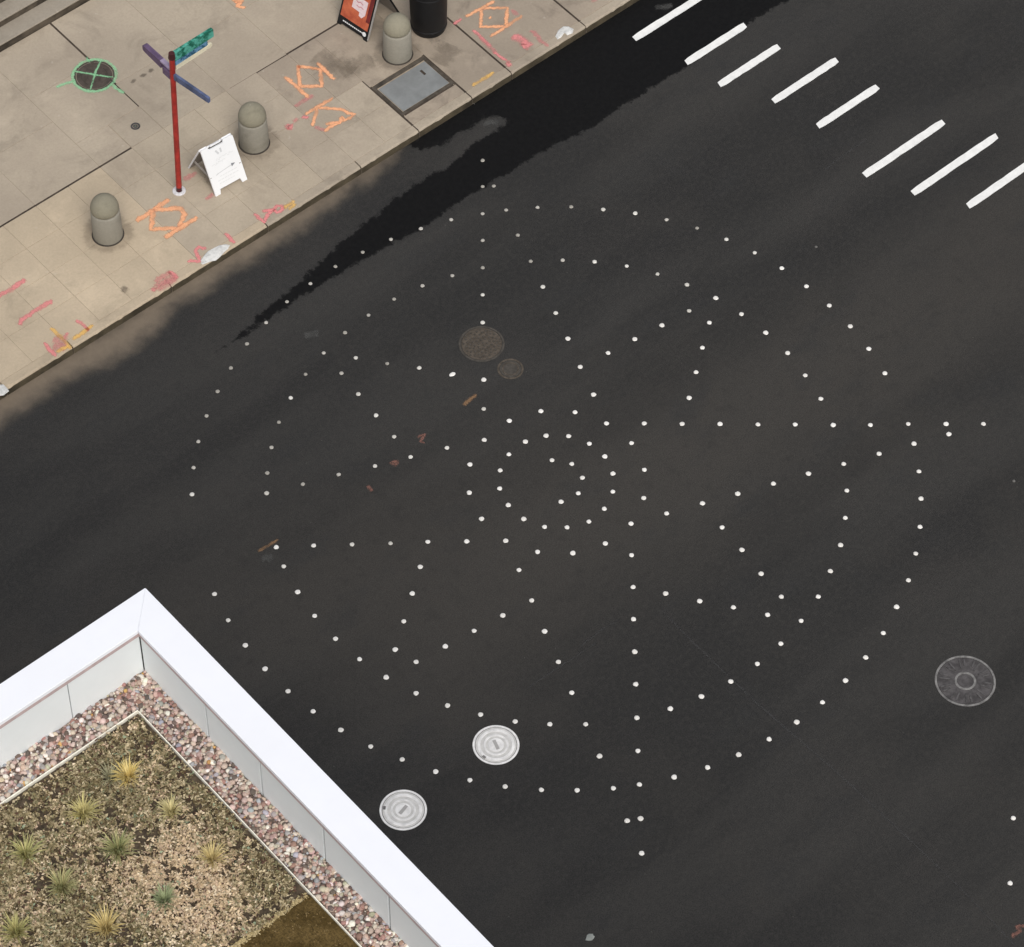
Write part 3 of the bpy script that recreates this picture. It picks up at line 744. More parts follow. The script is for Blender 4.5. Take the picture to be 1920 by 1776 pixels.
# orange poster board, cut by the top of the picture
M_OR = NT("orange_red_poster"); _p = M_OR.geo(); _f1 = M_OR.noise(_p, 7, 4, .6)
M_OR.color(M_OR.mix(M_OR.ramp(_f1, .32, .68), (0.42, 0.075, 0.035), (0.62, 0.155, 0.070))); M_OR.rough(.5); M_OR = M_OR.m
M_MAROON = simple("maroon_poster_edge", (0.16, 0.020, 0.020), 0.6, 0.3, 7)
M_PKLAB = simple("pale_pink_print", (0.80, 0.66, 0.68), 0.6, 0.08, 20)
M_PKTXT = simple("rose_print", (0.62, 0.30, 0.33), 0.6, 0.1, 20)
M_ALU = simple("grey_board_edge", (0.42, 0.40, 0.38), 0.5, 0.1, 6)
O0 = Vector((3.45, 8.35, PZ))
t = empty("sandwich_board", O0)
tag(t, "orange poster sandwich board with a pale pink square and black base", "sandwich board", None)
fl = Vector((3.065, 8.625, PZ)) - O0; fr = Vector((3.150, 8.020, PZ)) - O0
tl = Vector((3.40, 8.66, 1.07)) - O0; tr = Vector((3.485, 8.055, 1.07)) - O0
Mo, Wo, Ho = panel_frame(fl, fr, tl, tr)
def rect(x0, x1, y0, y1): return [(x0, y0), (x1, y0), (x1, y1), (x0, y1)]
leaf = outline_panel("front_leaf", [(0, 0), (.07, 0), (.09, .035), (Wo - .09, .035), (Wo - .07, 0), (Wo, 0), (Wo, Ho), (0, Ho)], .03, Mo, M_BLACK, t, M_BOARD_IN)
outline_panel("edge_trim", rect(Wo + .001, Wo + .012, .03, Ho), .032, Mo, M_ALU, leaf)
def flat(name, pts, z, mat, par): return link(name, mesh(name, [Mo @ Vector((x, y, z)) for x, y in pts], [tuple(range(len(pts)))]), mat, par)
flat("poster", rect(.03, Wo - .03, .165, Ho - .03), .003, M_OR, leaf)
flat("poster_edge", rect(Wo - .10, Wo - .032, .30, Ho - .032), .0045, M_MAROON, leaf)
flat("pink_square", [(.20, .40), (.475, .385), (.48, .62), (.205, .63)], .006, M_PKLAB, leaf)
flat("pink_tail", [(.36, .33), (.42, .315), (.475, .386), (.36, .392)], .006, M_PKLAB, leaf)
tag(strip("lettering", [[(.26, .55), (.30, .53), (.34, .555), (.40, .535)], [(.28, .48), (.33, .465), (.37, .485), (.42, .47)]], .018, .008, Mo, M_PKTXT, leaf), kind="stuff")
seg = []; x = .10
while x < Wo - .13: seg.append([(x, .098), (x + .030, .100)]); x += .038
tag(strip("base_lettering", seg, .020, .003, Mo, M_BOARD, leaf), kind="stuff")
dot_ = [(Wo - .072 + .036 * math.cos(a), .098 + .036 * math.sin(a)) for a in np.linspace(0, 2 * math.pi, 17)[:-1]]
flat("white_disc", dot_, .0055, M_BOARD, leaf)
bl = Vector((3.835, 8.69, PZ)) - O0; br = Vector((3.90, 8.085, PZ)) - O0
Mq, Wq, Hq = panel_frame(br, bl, tr + Vector((.03, 0, 0)), tl)
outline_panel("rear_leaf", [(0, 0), (.07, 0), (.09, .035), (Wq - .09, .035), (Wq - .07, 0), (Wq, 0), (Wq, Hq), (0, Hq)], .03, Mq, M_BLACK, t, M_BOARD_IN)

# ------------------------------------------------------------------ painted signpost
M_RED = simple("red_painted_pole", (0.36, 0.028, 0.022), 0.5, 0.30, 7)
M_CAPR = simple("dark_maroon_cap", (0.060, 0.014, 0.016), 0.6, 0.2)
M_FLANGE = simple("white_flange", (0.66, 0.65, 0.67), 0.6, 0.12, 20)
M_PURPLE = simple("dark_purple_paint", (0.125, 0.082, 0.155), 0.6, 0.25, 9)
M_LILAC = simple("lilac_paint", (0.34, 0.28, 0.40), 0.6, 0.15, 12)
M_BLUE = simple("slate_blue_paint", (0.085, 0.110, 0.205), 0.6, 0.35, 9)
M_CREAM = simple("cream_paint", (0.76, 0.70, 0.52), 0.6, 0.1, 9)
n = NT("mottled_green_paint"); _p = n.geo(); _a = n.noise(_p, 16, 3, .6)
n.color(n.mix(n.ramp(_a, .40, .62), (0.006, 0.125, 0.080), (0.10, 0.42, 0.33))); n.rough(.5); M_GREEN = n.m
n = NT("mottled_blue_paint"); _p = n.geo(); _a = n.noise(_p, 11, 3, .6)
n.color(n.mix(n.ramp(_a, .42, .62), (0.008, 0.075, 0.135), (0.16, 0.33, 0.52))); n.rough(.5); M_TEAL = n.m
post = empty("signpost", (-0.812, 7.475, PZ))
tag(post, "red signpost with green, purple and blue painted arms", "signpost")
lean = Vector((0.070, -0.060, 2.84))
q = lean.to_track_quat('Z', 'Y').to_matrix().to_4x4()
def along(z): return lean * (z / 2.84)
def cyl(name, z0, z1, r0, r1, mat, par, seg=20):
    me = lathe_mesh(name, [(r0, z0), (r1, z1), (0, z1)], seg, True); me.transform(q)
    return link(name, me, mat, par, smooth=False)
cyl("pole", 0.10, 2.80, 0.042, 0.040, M_RED, post)
cyl("collar", 0.012, 0.10, 0.040, 0.040, M_CAPR, post)
cyl("cap", 2.80, 2.90, 0.052, 0.044, M_CAPR, post)
link("flange", lathe_mesh("flange", [(0.098, 0.0), (0.098, 0.012), (0.088, 0.020), (0.052, 0.024), (0.041, 0.016)], 28), M_FLANGE, post)
def arm(name, z, yaw, x0, x1, zlo, zhi, th, mat, taper=0.0, par=None):
    """painted board from x0 to x1 along its own heading, z band relative to height z on the pole"""
    o = along(z); c_, s_ = math.cos(yaw), math.sin(yaw)
    vs = []
    for (x, lo, hi) in ((x0, zlo, zhi), (x1 - .03, zlo + taper * .6, zhi - taper * .4), (x1, zlo + taper, zhi - taper)):
        for yy in (-th / 2, th / 2):
            for zz in (lo, hi):
                vs.append((o.x + x * c_ - yy * s_, o.y + x * s_ + yy * c_, o.z + zz))
    fs = []
    for k in (0, 4):
        a = k; b = k + 4
        fs += [(a, b, b + 1, a + 1), (a + 3, b + 3, b + 2, a + 2), (a + 1, b + 1, b + 3, a + 3), (a + 2, b + 2, b, a)]
    fs += [(0, 1, 3, 2), (9, 8, 10, 11)]
    me = mesh(name, vs, fs); bm = bmesh.new(); bm.from_mesh(me); bmesh.ops.recalc_face_normals(bm, faces=bm.faces); bm.to_mesh(me); bm.free()
    return link(name, me, mat, par or post)
g1 = arm("green_arm", 2.80, R(2.0), 0.035, 0.735, -0.075, 0.090, .05, M_GREEN, .012)
arm("blue_band", 2.80, R(2.0), 0.040, 0.62, -0.165, -0.078, .046, M_TEAL, .01, g1)
arm("cream_band", 2.80, R(2.0), 0.045, 0.70, -0.255, -0.168, .042, M_CREAM, .02, g1)
pu = arm("purple_arm", 2.50, R(89.5), 0.235, 0.66, -0.070, 0.075, .075, M_PURPLE, .03)
arm("purple_stub", 2.45, R(90), 0.02, 0.185, -0.075, 0.050, .085, M_PURPLE, 0)
arm("lilac_bracket", 2.50, R(90), 0.03, 0.24, 0.052, 0.085, .07, M_LILAC, 0)
arm("blue_arm", 2.45, R(-82), 0.03, 0.715, -0.055, 0.055, .040, M_BLUE, .012)

# ------------------------------------------------------------------ dots of the compass
M_DOT = NT("white_dot_paint"); _r1 = M_DOT.objrand()
M_DOT.color(M_DOT.mix(M_DOT.ramp(_r1, 0, 1), (0.78, 0.755, 0.71), (0.88, 0.86, 0.82))); M_DOT.rough(.55); M_DOT = M_DOT.m
M_DOTW = NT("worn_dot_paint"); _r1 = M_DOTW.objrand()
M_DOTW.color(M_DOTW.mix(M_DOTW.ramp(_r1, 0, 1), (0.36, 0.34, 0.30), (0.52, 0.495, 0.45))); M_DOTW.rough(.7); M_DOTW = M_DOTW.m
M_DOTM = NT("half_worn_dot_paint"); _r1 = M_DOTM.objrand()
M_DOTM.color(M_DOTM.mix(M_DOTM.ramp(_r1, 0, 1), (0.56, 0.54, 0.49), (0.74, 0.72, 0.67))); M_DOTM.rough(.6); M_DOTM = M_DOTM.m
M_DOTD = simple("dull_grey_dot", (0.15, 0.145, 0.135), 0.8, 0.2)
dot_me = []
for k in range(5):
    seg = 12; r0 = 0.0365
    vs = [(0, 0, .009)]; jr = [r0 * random.uniform(.92, 1.08) for _ in range(seg)]
    for (f_, z) in ((.6, .008), (.92, .005), (1.0, -.001)):
        vs += [(jr[i] * f_ * math.cos(2 * math.pi * i / seg), jr[i] * f_ * math.sin(2 * math.pi * i / seg), z) for i in range(seg)]
    fs = [(0, 1 + i, 1 + (i + 1) % seg) for i in range(seg)]
    for b in (1, 1 + seg):
        fs += [(b + i, b + seg + i, b + seg + (i + 1) % seg, b + (i + 1) % seg) for i in range(seg)]
    pair = []
    for m in (M_DOT, M_DOTM, M_DOTW):
        me = mesh("road_dot", vs, fs); me.materials.append(m)
        me.polygons.foreach_set('use_smooth', [True] * len(fs)); pair.append(me)
    dot_me.append(pair)
ORD = "zeroth first second third fourth fifth sixth seventh eighth ninth tenth eleventh twelfth thirteenth fourteenth fifteenth sixteenth seventeenth eighteenth nineteenth twentieth".split()
def road_dot(x, y, label, group="white dots of the compass layout", scale=1.0, worn=None, sx=1.0):
    """dots towards the kerb are more worn"""
    if worn is None: worn = max(0, min(2, int((y + random.uniform(-1.1, 1.1)) / 1.5)))
    worn = int(worn)
    s = scale * random.uniform(.90, 1.06) * (1.0, 0.90, 0.82)[worn]
    o = bpy.data.objects.new("road_dot", random.choice(dot_me)[worn])
    COL.objects.link(o)
    o.location = (x, y, 0.001); o.rotation_euler = (0, 0, random.uniform(0, 6.28) if sx == 1 else R(-5)); o.scale = (s * sx, s, 1)
    return tag(o, label, "road dot", group)
DOTS = [
    ("the outermost ring", "clockwise from its topmost dot", [(3.427, 3.645), (3.748, 3.305), (4.056, 2.949), (4.322, 2.561), (4.549, 2.154), (4.729, 1.720), (4.869, 1.269), (4.968, 0.802), (5.004, 0.325), (5.009, -0.147), (4.970, -0.617), (4.888, -1.084), (4.752, -1.550)]),
    ("the outermost ring", "clockwise below the right spike", [(4.192, -2.712), (3.906, -3.101), (3.601, -3.454), (3.253, -3.789), (2.895, -4.072), (2.508, -4.325), (2.082, -4.537), (1.650, -4.727), (1.197, -4.860), (0.739, -4.951), (0.270, -5.005), (-0.199, -5.013), (-0.657, -4.971), (-1.122, -4.890), (-1.562, -4.774), (-1.993, -4.600), (-2.411, -4.394), (-2.706, -4.217)]),
    ("the outermost ring", "clockwise from its lowest dot", [(-3.085, -3.937), (-3.432, -3.631), (-3.757, -3.290), (-4.041, -2.920), (-4.295, -2.533), (-4.507, -2.105), (-4.694, -1.687), (-4.829, -1.235), (-4.923, -0.772), (-4.976, -0.309), (-4.986, 0.166), (-4.953, 0.632), (-4.877, 1.099), (-4.756, 1.557)]),
    ("the outermost ring", "clockwise from its gap at the left", [(-3.967, 3.078), (-3.670, 3.428), (-3.343, 3.745), (-2.983, 4.030), (-2.598, 4.273), (-2.197, 4.484), (-1.757, 4.681), (-1.309, 4.812), (-0.845, 4.921), (-0.379, 4.967), (0.095, 4.984), (0.564, 4.941), (1.029, 4.865), (1.489, 4.742), (1.936, 4.589), (2.357, 4.379), (2.664, 4.213), (3.047, 3.955)]),
    ("the second largest ring", "clockwise from its topmost dot", [(2.664, 2.958), (2.996, 2.637), (3.294, 2.278), (3.532, 1.878), (3.719, 1.457), (3.866, 1.006), (3.945, 0.551), (3.977, 0.074), (3.961, -0.397), (3.873, -0.853), (3.750, -1.299)]),
    ("the second largest ring", "clockwise below the right spike", [(3.205, -2.335), (2.921, -2.696), (2.583, -3.018), (2.217, -3.308), (1.812, -3.535), (1.395, -3.735), (0.951, -3.872), (0.491, -3.967), (0.032, -4.003), (-0.427, -3.980), (-0.882, -3.904), (-1.321, -3.783), (-1.752, -3.603), (-2.330, -3.243)]),
    ("the second largest ring", "clockwise from its lowest dot", [(-2.686, -2.939), (-3.005, -2.613), (-3.281, -2.236), (-3.520, -1.845), (-3.712, -1.429), (-3.851, -0.977), (-3.937, -0.525), (-3.975, -0.065), (-3.954, 0.405), (-3.883, 0.860), (-3.763, 1.312)]),
    ("the second largest ring", "clockwise from the left spike", [(-3.176, 2.430), (-2.955, 2.698), (-2.635, 3.009), (-2.284, 3.287), (-1.889, 3.521), (-1.468, 3.714), (-1.033, 3.849), (-0.571, 3.941), (-0.114, 3.976), (0.352, 3.968), (0.818, 3.897), (1.266, 3.765), (1.695, 3.597), (2.300, 3.241)]),
    ("the spikes' hub ring", "clockwise from its top right dot", [(0.973, 0.752), (1.176, 0.319), (1.212, -0.165), (1.039, -0.626), (0.710, -0.983), (0.287, -1.195), (-0.199, -1.217), (-0.641, -1.052), (-0.993, -0.729), (-1.201, -0.306), (-1.212, 0.187), (-1.053, 0.636), (-0.733, 1.003), (-0.306, 1.199), (0.178, 1.230), (0.622, 1.075)]),
    ("the smallest full ring", "clockwise from its topmost dot", [(0.396, 0.700), (0.627, 0.491), (0.761, 0.206), (0.777, -0.100), (0.666, -0.393), (0.459, -0.626), (0.177, -0.769), (-0.127, -0.795), (-0.419, -0.676), (-0.646, -0.472), (-0.774, -0.186), (-0.782, 0.130), (-0.688, 0.421), (-0.480, 0.654), (-0.210, 0.788), (0.109, 0.809)]),
    ("the curve inside the smallest ring", "from its top", [(0.178, 0.324), (0.344, 0.099), (0.298, -0.177), (0.079, -0.339), (-0.195, -0.297)]),
    ("the top spike's left edge", "from its outer tip", [(3.028, 5.171), (2.698, 4.781), (2.028, 3.990), (1.367, 3.209), (1.036, 2.818), (0.378, 2.018), (0.040, 1.620)]),
    ("the top spike's right edge", "from its outer tip", [(2.829, 4.683), (2.482, 3.737), (2.121, 2.764), (1.943, 2.279), (1.767, 1.812), (1.562, 1.313), (1.377, 0.818)]),
    ("the right spike's upper edge", "from its outer tip", [(5.171, -3.090), (4.774, -2.753), (4.372, -2.411), (3.958, -2.083), (3.562, -1.746), (3.166, -1.398), (2.770, -1.061), (2.375, -0.712), (1.973, -0.371), (1.578, -0.022)]),
    ("the right spike's lower edge", "from its outer tip", [(4.677, -2.904), (3.698, -2.523), (2.720, -2.141), (2.232, -1.954), (1.740, -1.764), (1.261, -1.572), (0.773, -1.383)]),
    ("the bottom spike's right edge", "from its outer tip", [(-3.079, -5.184), (-2.745, -4.788), (-2.084, -3.996), (-1.411, -3.199), (-1.077, -2.802), (-0.738, -2.400), (-0.395, -2.004), (-0.059, -1.594)]),
    ("the bottom spike's left edge", "from its outer tip", [(-2.896, -4.701), (-2.519, -3.733), (-2.143, -2.753), (-1.955, -2.268), (-1.775, -1.779), (-1.577, -1.286), (-1.382, -0.794)]),
    ("the left spike's upper edge", "from its left end", [(-2.700, 2.229), (-2.222, 2.039), (-1.749, 1.830), (-1.273, 1.632), (-0.790, 1.428)]),
    ("the left spike's lower edge", "from its left end", [(-3.641, 1.629), (-3.238, 1.322), (-2.830, 0.998), (-2.422, 0.674), (-2.019, 0.366), (-1.610, 0.030)]),
    ("the upper right short spike's right edge", "from its outer tip", [(3.491, 0.731), (3.107, 0.456), (2.740, 0.186), (2.358, -0.091)]),
    ("the upper right short spike's left edge", "from its outer tip", [(3.417, 1.077), (2.944, 1.131), (2.481, 1.192), (2.026, 1.248)]),
    ("the upper left short spike's upper edge", "from its outer tip", [(-0.743, 3.489), (-0.472, 3.119), (-0.178, 2.768)]),
    ("the upper left short spike's lower edge", "from its outer tip", [(-1.073, 3.403), (-1.125, 2.959), (-1.177, 2.506), (-1.223, 2.053)]),
    ("the lower left short spike's left edge", "from its outer tip", [(-3.478, -0.713), (-3.102, -0.434), (-2.726, -0.159), (-2.363, 0.110)]),
    ("the lower left short spike's right edge", "from its outer tip", [(-3.393, -1.044), (-2.938, -1.105), (-2.485, -1.163), (-2.030, -1.221)]),
    ("the lower right short spike's upper edge", "from its outer tip", [(1.018, -3.414), (1.068, -2.960), (1.141, -2.498), (1.192, -2.047)]),
    ("the lower right short spike's lower edge", "from its outer tip", [(0.674, -3.510), (0.408, -3.124), (0.135, -2.755), (-0.132, -2.367)])
]
for (phrase, tail, pts) in DOTS:
    for k, (x, y) in enumerate(pts):
        road_dot(x, y, "white dot on %s, %s %s" % (phrase, ORD[k + 1], tail), sx=1.0)
(px_, py_), = [(0.103, 2.378)]
road_dot(px_, py_, "smeared oval white road dot left of the small valve cover", sx=1.5, worn=False)
(px_, py_), = [(3.663, 6.154)]
road_dot(px_, py_, "lone white road dot in the wet gutter below the steel hatch", group="stray road dots", worn=False)
for (px_, py_), lab in zip([(0.915, -7.894), (0.195, -8.551)], ("stray white dot below the big dark manhole, upper of two by the right edge", "stray white dot below the big dark manhole, lower of two by the right edge")):
    road_dot(px_, py_, lab, group="stray road dots", worn=False)
for (px_, py_), lab in zip([(5.620, 0.777), (4.785, -4.066)], ("faint grey speck of a dot outside the ring, below the crosswalk", "faint grey speck of a dot past the tip of the right spike")):
    o = road_dot(px_, py_, lab, group="stray road dots", scale=.7, worn=2)
    o.data = o.data.copy(); o.data.materials[0] = M_DOTD
(px_, py_), = [(-4.389, -5.685)]
bm = bmesh.new()
pp = [(.07 * math.cos(a) * random.uniform(.6, 1.1), .045 * math.sin(a) * random.uniform(.7, 1.2)) for a in np.linspace(0, 6.283, 12)[:-1]]
f_ = [bm.verts.new((x, y, .004)) for x, y in pp]; g_ = [bm.verts.new((x * 1.1, y * 1.1, -.001)) for x, y in pp]
c_ = bm.verts.new((0, 0, .010))
for k in range(len(pp)):
    k2 = (k + 1) % len(pp); bm.faces.new((f_[k], f_[k2], c_)); bm.faces.new((g_[k], g_[k2], f_[k2], f_[k]))
o = link("litter_scrap", bm_mesh("litter_scrap", bm), simple("grey_scrap", (0.30, 0.32, 0.30), .8, .2), None, (px_, py_, .001))
tag(o, "small pale grey scrap lying on the road near the bottom edge", "scrap")

# ------------------------------------------------------------------ near building and its green roof
CX, CY, ZT = -10.55, -6.338, 14.0                  # outer coping corner
CW = 0.325                                          # coping width
ZG = 13.34                                          # gravel level
BX, BY = -40.0, -36.0
bld = empty("building", (CX, CY, 0))
tag(bld, "building with a white coped parapet corner around a planted roof", "building")
def P3(x, y, z): return (x - CX, y - CY, z)
def prism(name, poly, z0, z1, mat, par, bev=0.0):
    bm = bmesh.new()
    a = [bm.verts.new(P3(x, y, z0)) for x, y in poly]; b = [bm.verts.new(P3(x, y, z1)) for x, y in poly]
    bm.faces.new(b); bm.faces.new(list(reversed(a)))
    for k in range(len(poly)):
        k2 = (k + 1) % len(poly); bm.faces.new((a[k], a[k2], b[k2], b[k]))
    bmesh.ops.recalc_face_normals(bm, faces=bm.faces)
    if bev:
        bmesh.ops.bevel(bm, geom=list(bm.edges), offset=bev, segments=2, affect='EDGES')
    return link(name, bm_mesh(name, bm), mat, par)
g = 0.0005
IX, IY = CX - CW, CY - CW
prism("coping", [(CX - g * 2, CY), (BX, CY), (BX, IY), (IX - g * 2, IY)], ZT - .05, ZT, M_COPING, bld, .004)
prism("coping", [(CX, CY - g * 2), (IX, IY - g * 2), (IX, BY), (CX, BY)], ZT - .05, ZT, M_COPING, bld, .004)
# sealant lip under the inner edge
prism("sealant_lip", [(IX + .004, IY + .004), (BX, IY + .004), (BX, IY + .03), (IX + .03, IY + .03)], ZT - .098, ZT - .048, M_LIP, bld)
prism("sealant_lip", [(IX + .004, IY + .004), (IX + .03, IY + .03), (IX + .03, BY), (IX + .004, BY)], ZT - .098, ZT - .048, M_LIP, bld)
# backing wall and facade
prism("parapet_core", [(CX - .03, CY - .03), (BX, CY - .03), (BX, IY + .06), (IX + .06, IY + .06)], 0, ZT - .05, M_FACADE, bld)
prism("parapet_core", [(CX - .03, CY - .03), (IX + .06, IY + .06), (IX + .06, BY), (CX - .03, BY)], 0, ZT - .05, M_FACADE, bld)
prism("gap_backing", [(IX + .058, IY + .058), (BX, IY + .058), (BX, IY + .045), (IX + .045, IY + .045)], ZG - .3, ZT - .05, M_DARKGAP, bld)
prism("gap_backing", [(IX + .058, IY + .058), (IX + .045, IY + .045), (IX + .045, BY), (IX + .058, BY)], ZG - .3, ZT - .05, M_DARKGAP, bld)
PX0, PY0 = IX + .022, IY + .022                    # inner faces of the panels
jg = 0.013
yb = [PY0, -7.575, -8.335, -9.20, -10.07, -10.95, -11.8, -13.0, -14.2, -16, -18, -20]
for k, (a, b) in enumerate(zip(yb, yb[1:])):
    y1 = a - (0.010 if k == 0 else jg); y0 = b + jg
    prism("parapet_panel", [(PX0, y0), (PX0 + .02, y0), (PX0 + .02, y1), (PX0, y1)], ZG - .2, ZT - .052, M_PANEL, bld, .0015)
xb = [PX0, -11.635, -12.42, -13.2, -14.0, -15.2, -17, -19, -21]
for k, (a, b) in enumerate(zip(xb, xb[1:])):
    x1 = a - (0.006 if k == 0 else .005); x0 = b + .005
    prism("parapet_panel", [(x0, PY0), (x1, PY0), (x1, PY0 + .02), (x0, PY0 + .02)], ZG - .2, ZT - .052, M_PANEL, bld, .0015)
prism("roof_deck", [(PX0, PY0), (BX, PY0), (BX, BY), (PX0, BY)], ZG - .35, ZG - .10, M_DARKGAP, bld)
EX, EY = -11.160, -6.955                            # edging line of the planting
SX0, SY0 = -17.0, -13.0
edg = empty("bed_edging", P3(EX, EY, ZG)); edg.parent = bld
def edge_bar(x0, x1, y0, y1):
    bm = bmesh.new(); add_box(bm, x0 - EX, x1 - EX, y0 - EY, y1 - EY, -.10, .020, .001)
    return link("edging_strip", bm_mesh("edging_strip", bm), M_EDGING, edg)
edge_bar(SX0, EX, EY - .007, EY + .004); edge_bar(EX - .006, EX + .003, SY0, EY - .012)
# soil bed and the flat felt mat
MY = -9.372
prism("soil_bed", [(EX - .01, EY - .012), (SX0, EY - .012), (SX0, MY), (EX - .01, MY)], ZG - .1, ZG - .015, M_SOIL, bld)
n = NT("olive_brown_felt"); _p = n.geo(); _a = n.noise(_p, 5, 6, .7); _b = n.noise(_p, 45, 3, .7)
_c = n.mix(n.ramp(_a, .35, .7), (0.072, 0.047, 0.015), (0.155, 0.105, 0.040))
n.color(n.mix(n.ramp(_b, .4, .7, 0, .7), _c, (0.035, 0.024, 0.009))); n.rough(.95); n.spec(.1); n.bump(_b, .8, .01); M_MAT = n.m
prism("felt_mat", [(EX - .01, MY - .004), (SX0, MY - .004), (SX0, SY0), (EX - .01, SY0)], ZG - .1, ZG - .004, M_MAT, bld)

def geo_mesh(name, V, F, C, mat, parent=None):
    """V (n,3) vertices, F (m,k) faces, C (n,3) per-vertex own colour"""
    me = bpy.data.meshes.new(name)
    k = F.shape[1]
    me.vertices.add(len(V)); me.vertices.foreach_set('co', V.astype(np.float32).ravel())
    me.loops.add(F.size); me.loops.foreach_set('vertex_index', F.astype(np.int32).ravel())
    me.polygons.add(len(F)); me.polygons.foreach_set('loop_start', (np.arange(len(F)) * k).astype(np.int32))
    me.update(calc_edges=True)
    a = me.attributes.new('tint', 'FLOAT_COLOR', 'POINT')
    a.data.foreach_set('color', np.concatenate([C, np.ones((len(C), 1))], 1).astype(np.float32).ravel())
    return link(name, me, mat, parent)

def vnoise(x, y, sc, seed):
    r = np.random.default_rng(seed); T = r.random((64, 64))
    u, v = x * sc, y * sc
    iu, iv = np.floor(u).astype(int), np.floor(v).astype(int); fu, fv = u - iu, v - iv
    fu = fu * fu * (3 - 2 * fu); fv = fv * fv * (3 - 2 * fv)
    g_ = lambda a, b: T[a % 64, b % 64]
    return (g_(iu, iv) * (1 - fu) + g_(iu + 1, iv) * fu) * (1 - fv) + (g_(iu, iv + 1) * (1 - fu) + g_(iu + 1, iv + 1) * fu) * fv

# gravel: one mass of stones
bm = bmesh.new(); bmesh.ops.create_icosphere(bm, subdivisions=2, radius=1.0)
SV = np.array([v.co[:] for v in bm.verts]); SF = np.array([[v.index for v in f.verts] for f in bm.faces]); bm.free()
def stones(n_, X, Y, Z, smin, smax, pal, wts):
    out_v, out_f, out_c = [], [], []
    pal = np.array(pal)
    shapes = [SV * (1 + 0.28 * (rng.random(SV.shape) - .5)) for _ in range(12)]
    for k in range(n_):
        s = smin + (smax - smin) * rng.random() ** 2.2
        sv = shapes[k % 12] * s * np.array([1, .72 + .25 * rng.random(), .55 + .2 * rng.random()])
        a = rng.random() * 6.283; ca, sa = math.cos(a), math.sin(a); tl_ = (rng.random() - .5) * .9
        ct, st_ = math.cos(tl_), math.sin(tl_)
        x, y, z = sv[:, 0], sv[:, 1] * ct - sv[:, 2] * st_, sv[:, 1] * st_ + sv[:, 2] * ct
        out_v.append(np.stack([X[k] + x * ca - y * sa, Y[k] + x * sa + y * ca, Z[k] + z], -1))
        out_f.append(SF + k * len(SV))
        c = pal[rng.choice(len(pal), p=wts)] * (0.76 + .42 * rng.random()) * (1 + .12 * (rng.random(3) - .5))
        out_c.append(np.repeat(np.clip(c, 0, .9)[None], len(SV), 0))
    return np.concatenate(out_v), np.concatenate(out_f), np.concatenate(out_c)
gw = 0.285
nA, nB = 2500, 3100
XA = SX0 + 3.0 + (PX0 - SX0 - 3.0) * rng.random(nA); YA = PY0 - gw * rng.random(nA)
YB = SY0 + 1.9 + (PY0 - SY0 - 1.9) * rng.random(nB); XB = PX0 - gw * rng.random(nB)
XX = np.concatenate([XA, XB]); YY = np.concatenate([YA, YB])
ZZ = ZG - .028 + .026 * rng.random(nA + nB) + .012 * (vnoise(XX, YY, 6, 3) - .5)
PAL = [(.58, .48, .41), (.50, .37, .32), (.34, .20, .17), (.42, .39, .38), (.80, .73, .66), (.15, .115, .10), (.40, .40, .44), (.55, .33, .13), (.50, .45, .34)]
WT = [.23, .22, .14, .10, .09, .13, .03, .01, .05]
gv, gf, gc = stones(nA + nB, XX, YY, ZZ, .011, .033, PAL, WT)
M_STONE = mat_vcol("river_gravel", .8, .25, .3, 70)
go = geo_mesh("gravel", gv, gf, gc, M_STONE); tag(go, kind='stuff')
prism("gravel_bed", [(PX0, PY0), (SX0, PY0), (SX0, EY + .008), (EX + .008, EY + .008), (EX + .008, SY0), (PX0, SY0)], ZG - .11, ZG - .028, simple("gravel_grit", (.20, .15, .125), .95, .5, 40, bump=.6), bld)

# dry ground cover: many small crooked leaf clusters
def leaf_bits(n_, X, Y, Z, size, pal_fn, flat_=0.5):
    """each bit = 3 crooked quads round a centre"""
    K = 3
    N = n_ * K
    cx = np.repeat(X, K); cy = np.repeat(Y, K); cz = np.repeat(Z, K); s = np.repeat(size, K)
    az = rng.random(N) * 6.283; el = (rng.random(N) - .25) * 1.5 * flat_
    d = np.stack([np.cos(az) * np.cos(el), np.sin(az) * np.cos(el), np.sin(el)], -1)
    sd_ = np.stack([-np.sin(az), np.cos(az), np.zeros(N)], -1)
    up = np.cross(d, sd_); tw = (rng.random(N) - .5) * 1.6
    sd_ = sd_ * np.cos(tw)[:, None] + up * np.sin(tw)[:, None]
    o = np.stack([cx, cy, cz], -1)
    L = (s * (0.7 + .7 * rng.random(N)))[:, None]; Wd = L * (0.28 + .22 * rng.random(N))[:, None]
    bend = np.zeros((N, 3)); bend[:, 2] = -(rng.random(N) * .35) * L[:, 0]
    v0 = o - sd_ * Wd * .35; v1 = o + d * L * .55 - sd_ * Wd * .6; v2 = o + d * L + bend; v3 = o + d * L * .5 + sd_ * Wd * .6
    V_ = np.stack([v0, v1, v2, v3], 1).reshape(-1, 3)
    F_ = np.arange(N * 4).reshape(-1, 4)
    C_ = np.repeat(pal_fn(n_, X, Y), K * 4, 0)
    C_ *= np.repeat(0.88 + .24 * rng.random(N), 4)[:, None]
    return V_, F_, np.clip(C_, 0, .9)
NB = 66000
bx = -14.6 + (EX - .03 + 14.6) * rng.random(NB); by = MY + .0 + (EY - .03 - MY) * rng.random(NB)
hm = vnoise(bx, by, 4.5, 5) * .25 + vnoise(bx, by, 11, 6) * .35 + vnoise(bx, by, 25, 8) * .5
patch = vnoise(bx, by, 1.5, 21) * .65 + vnoise(bx, by, 4.0, 22) * .45
tanc = np.clip(1.15 - np.hypot((bx + 11.85) / .80, (by + 8.55) / .85), 0, 1)           # the drier pinkish spread
tanc = np.clip(tanc * 1.25 + (patch - .62) * 1.6, 0, 1)
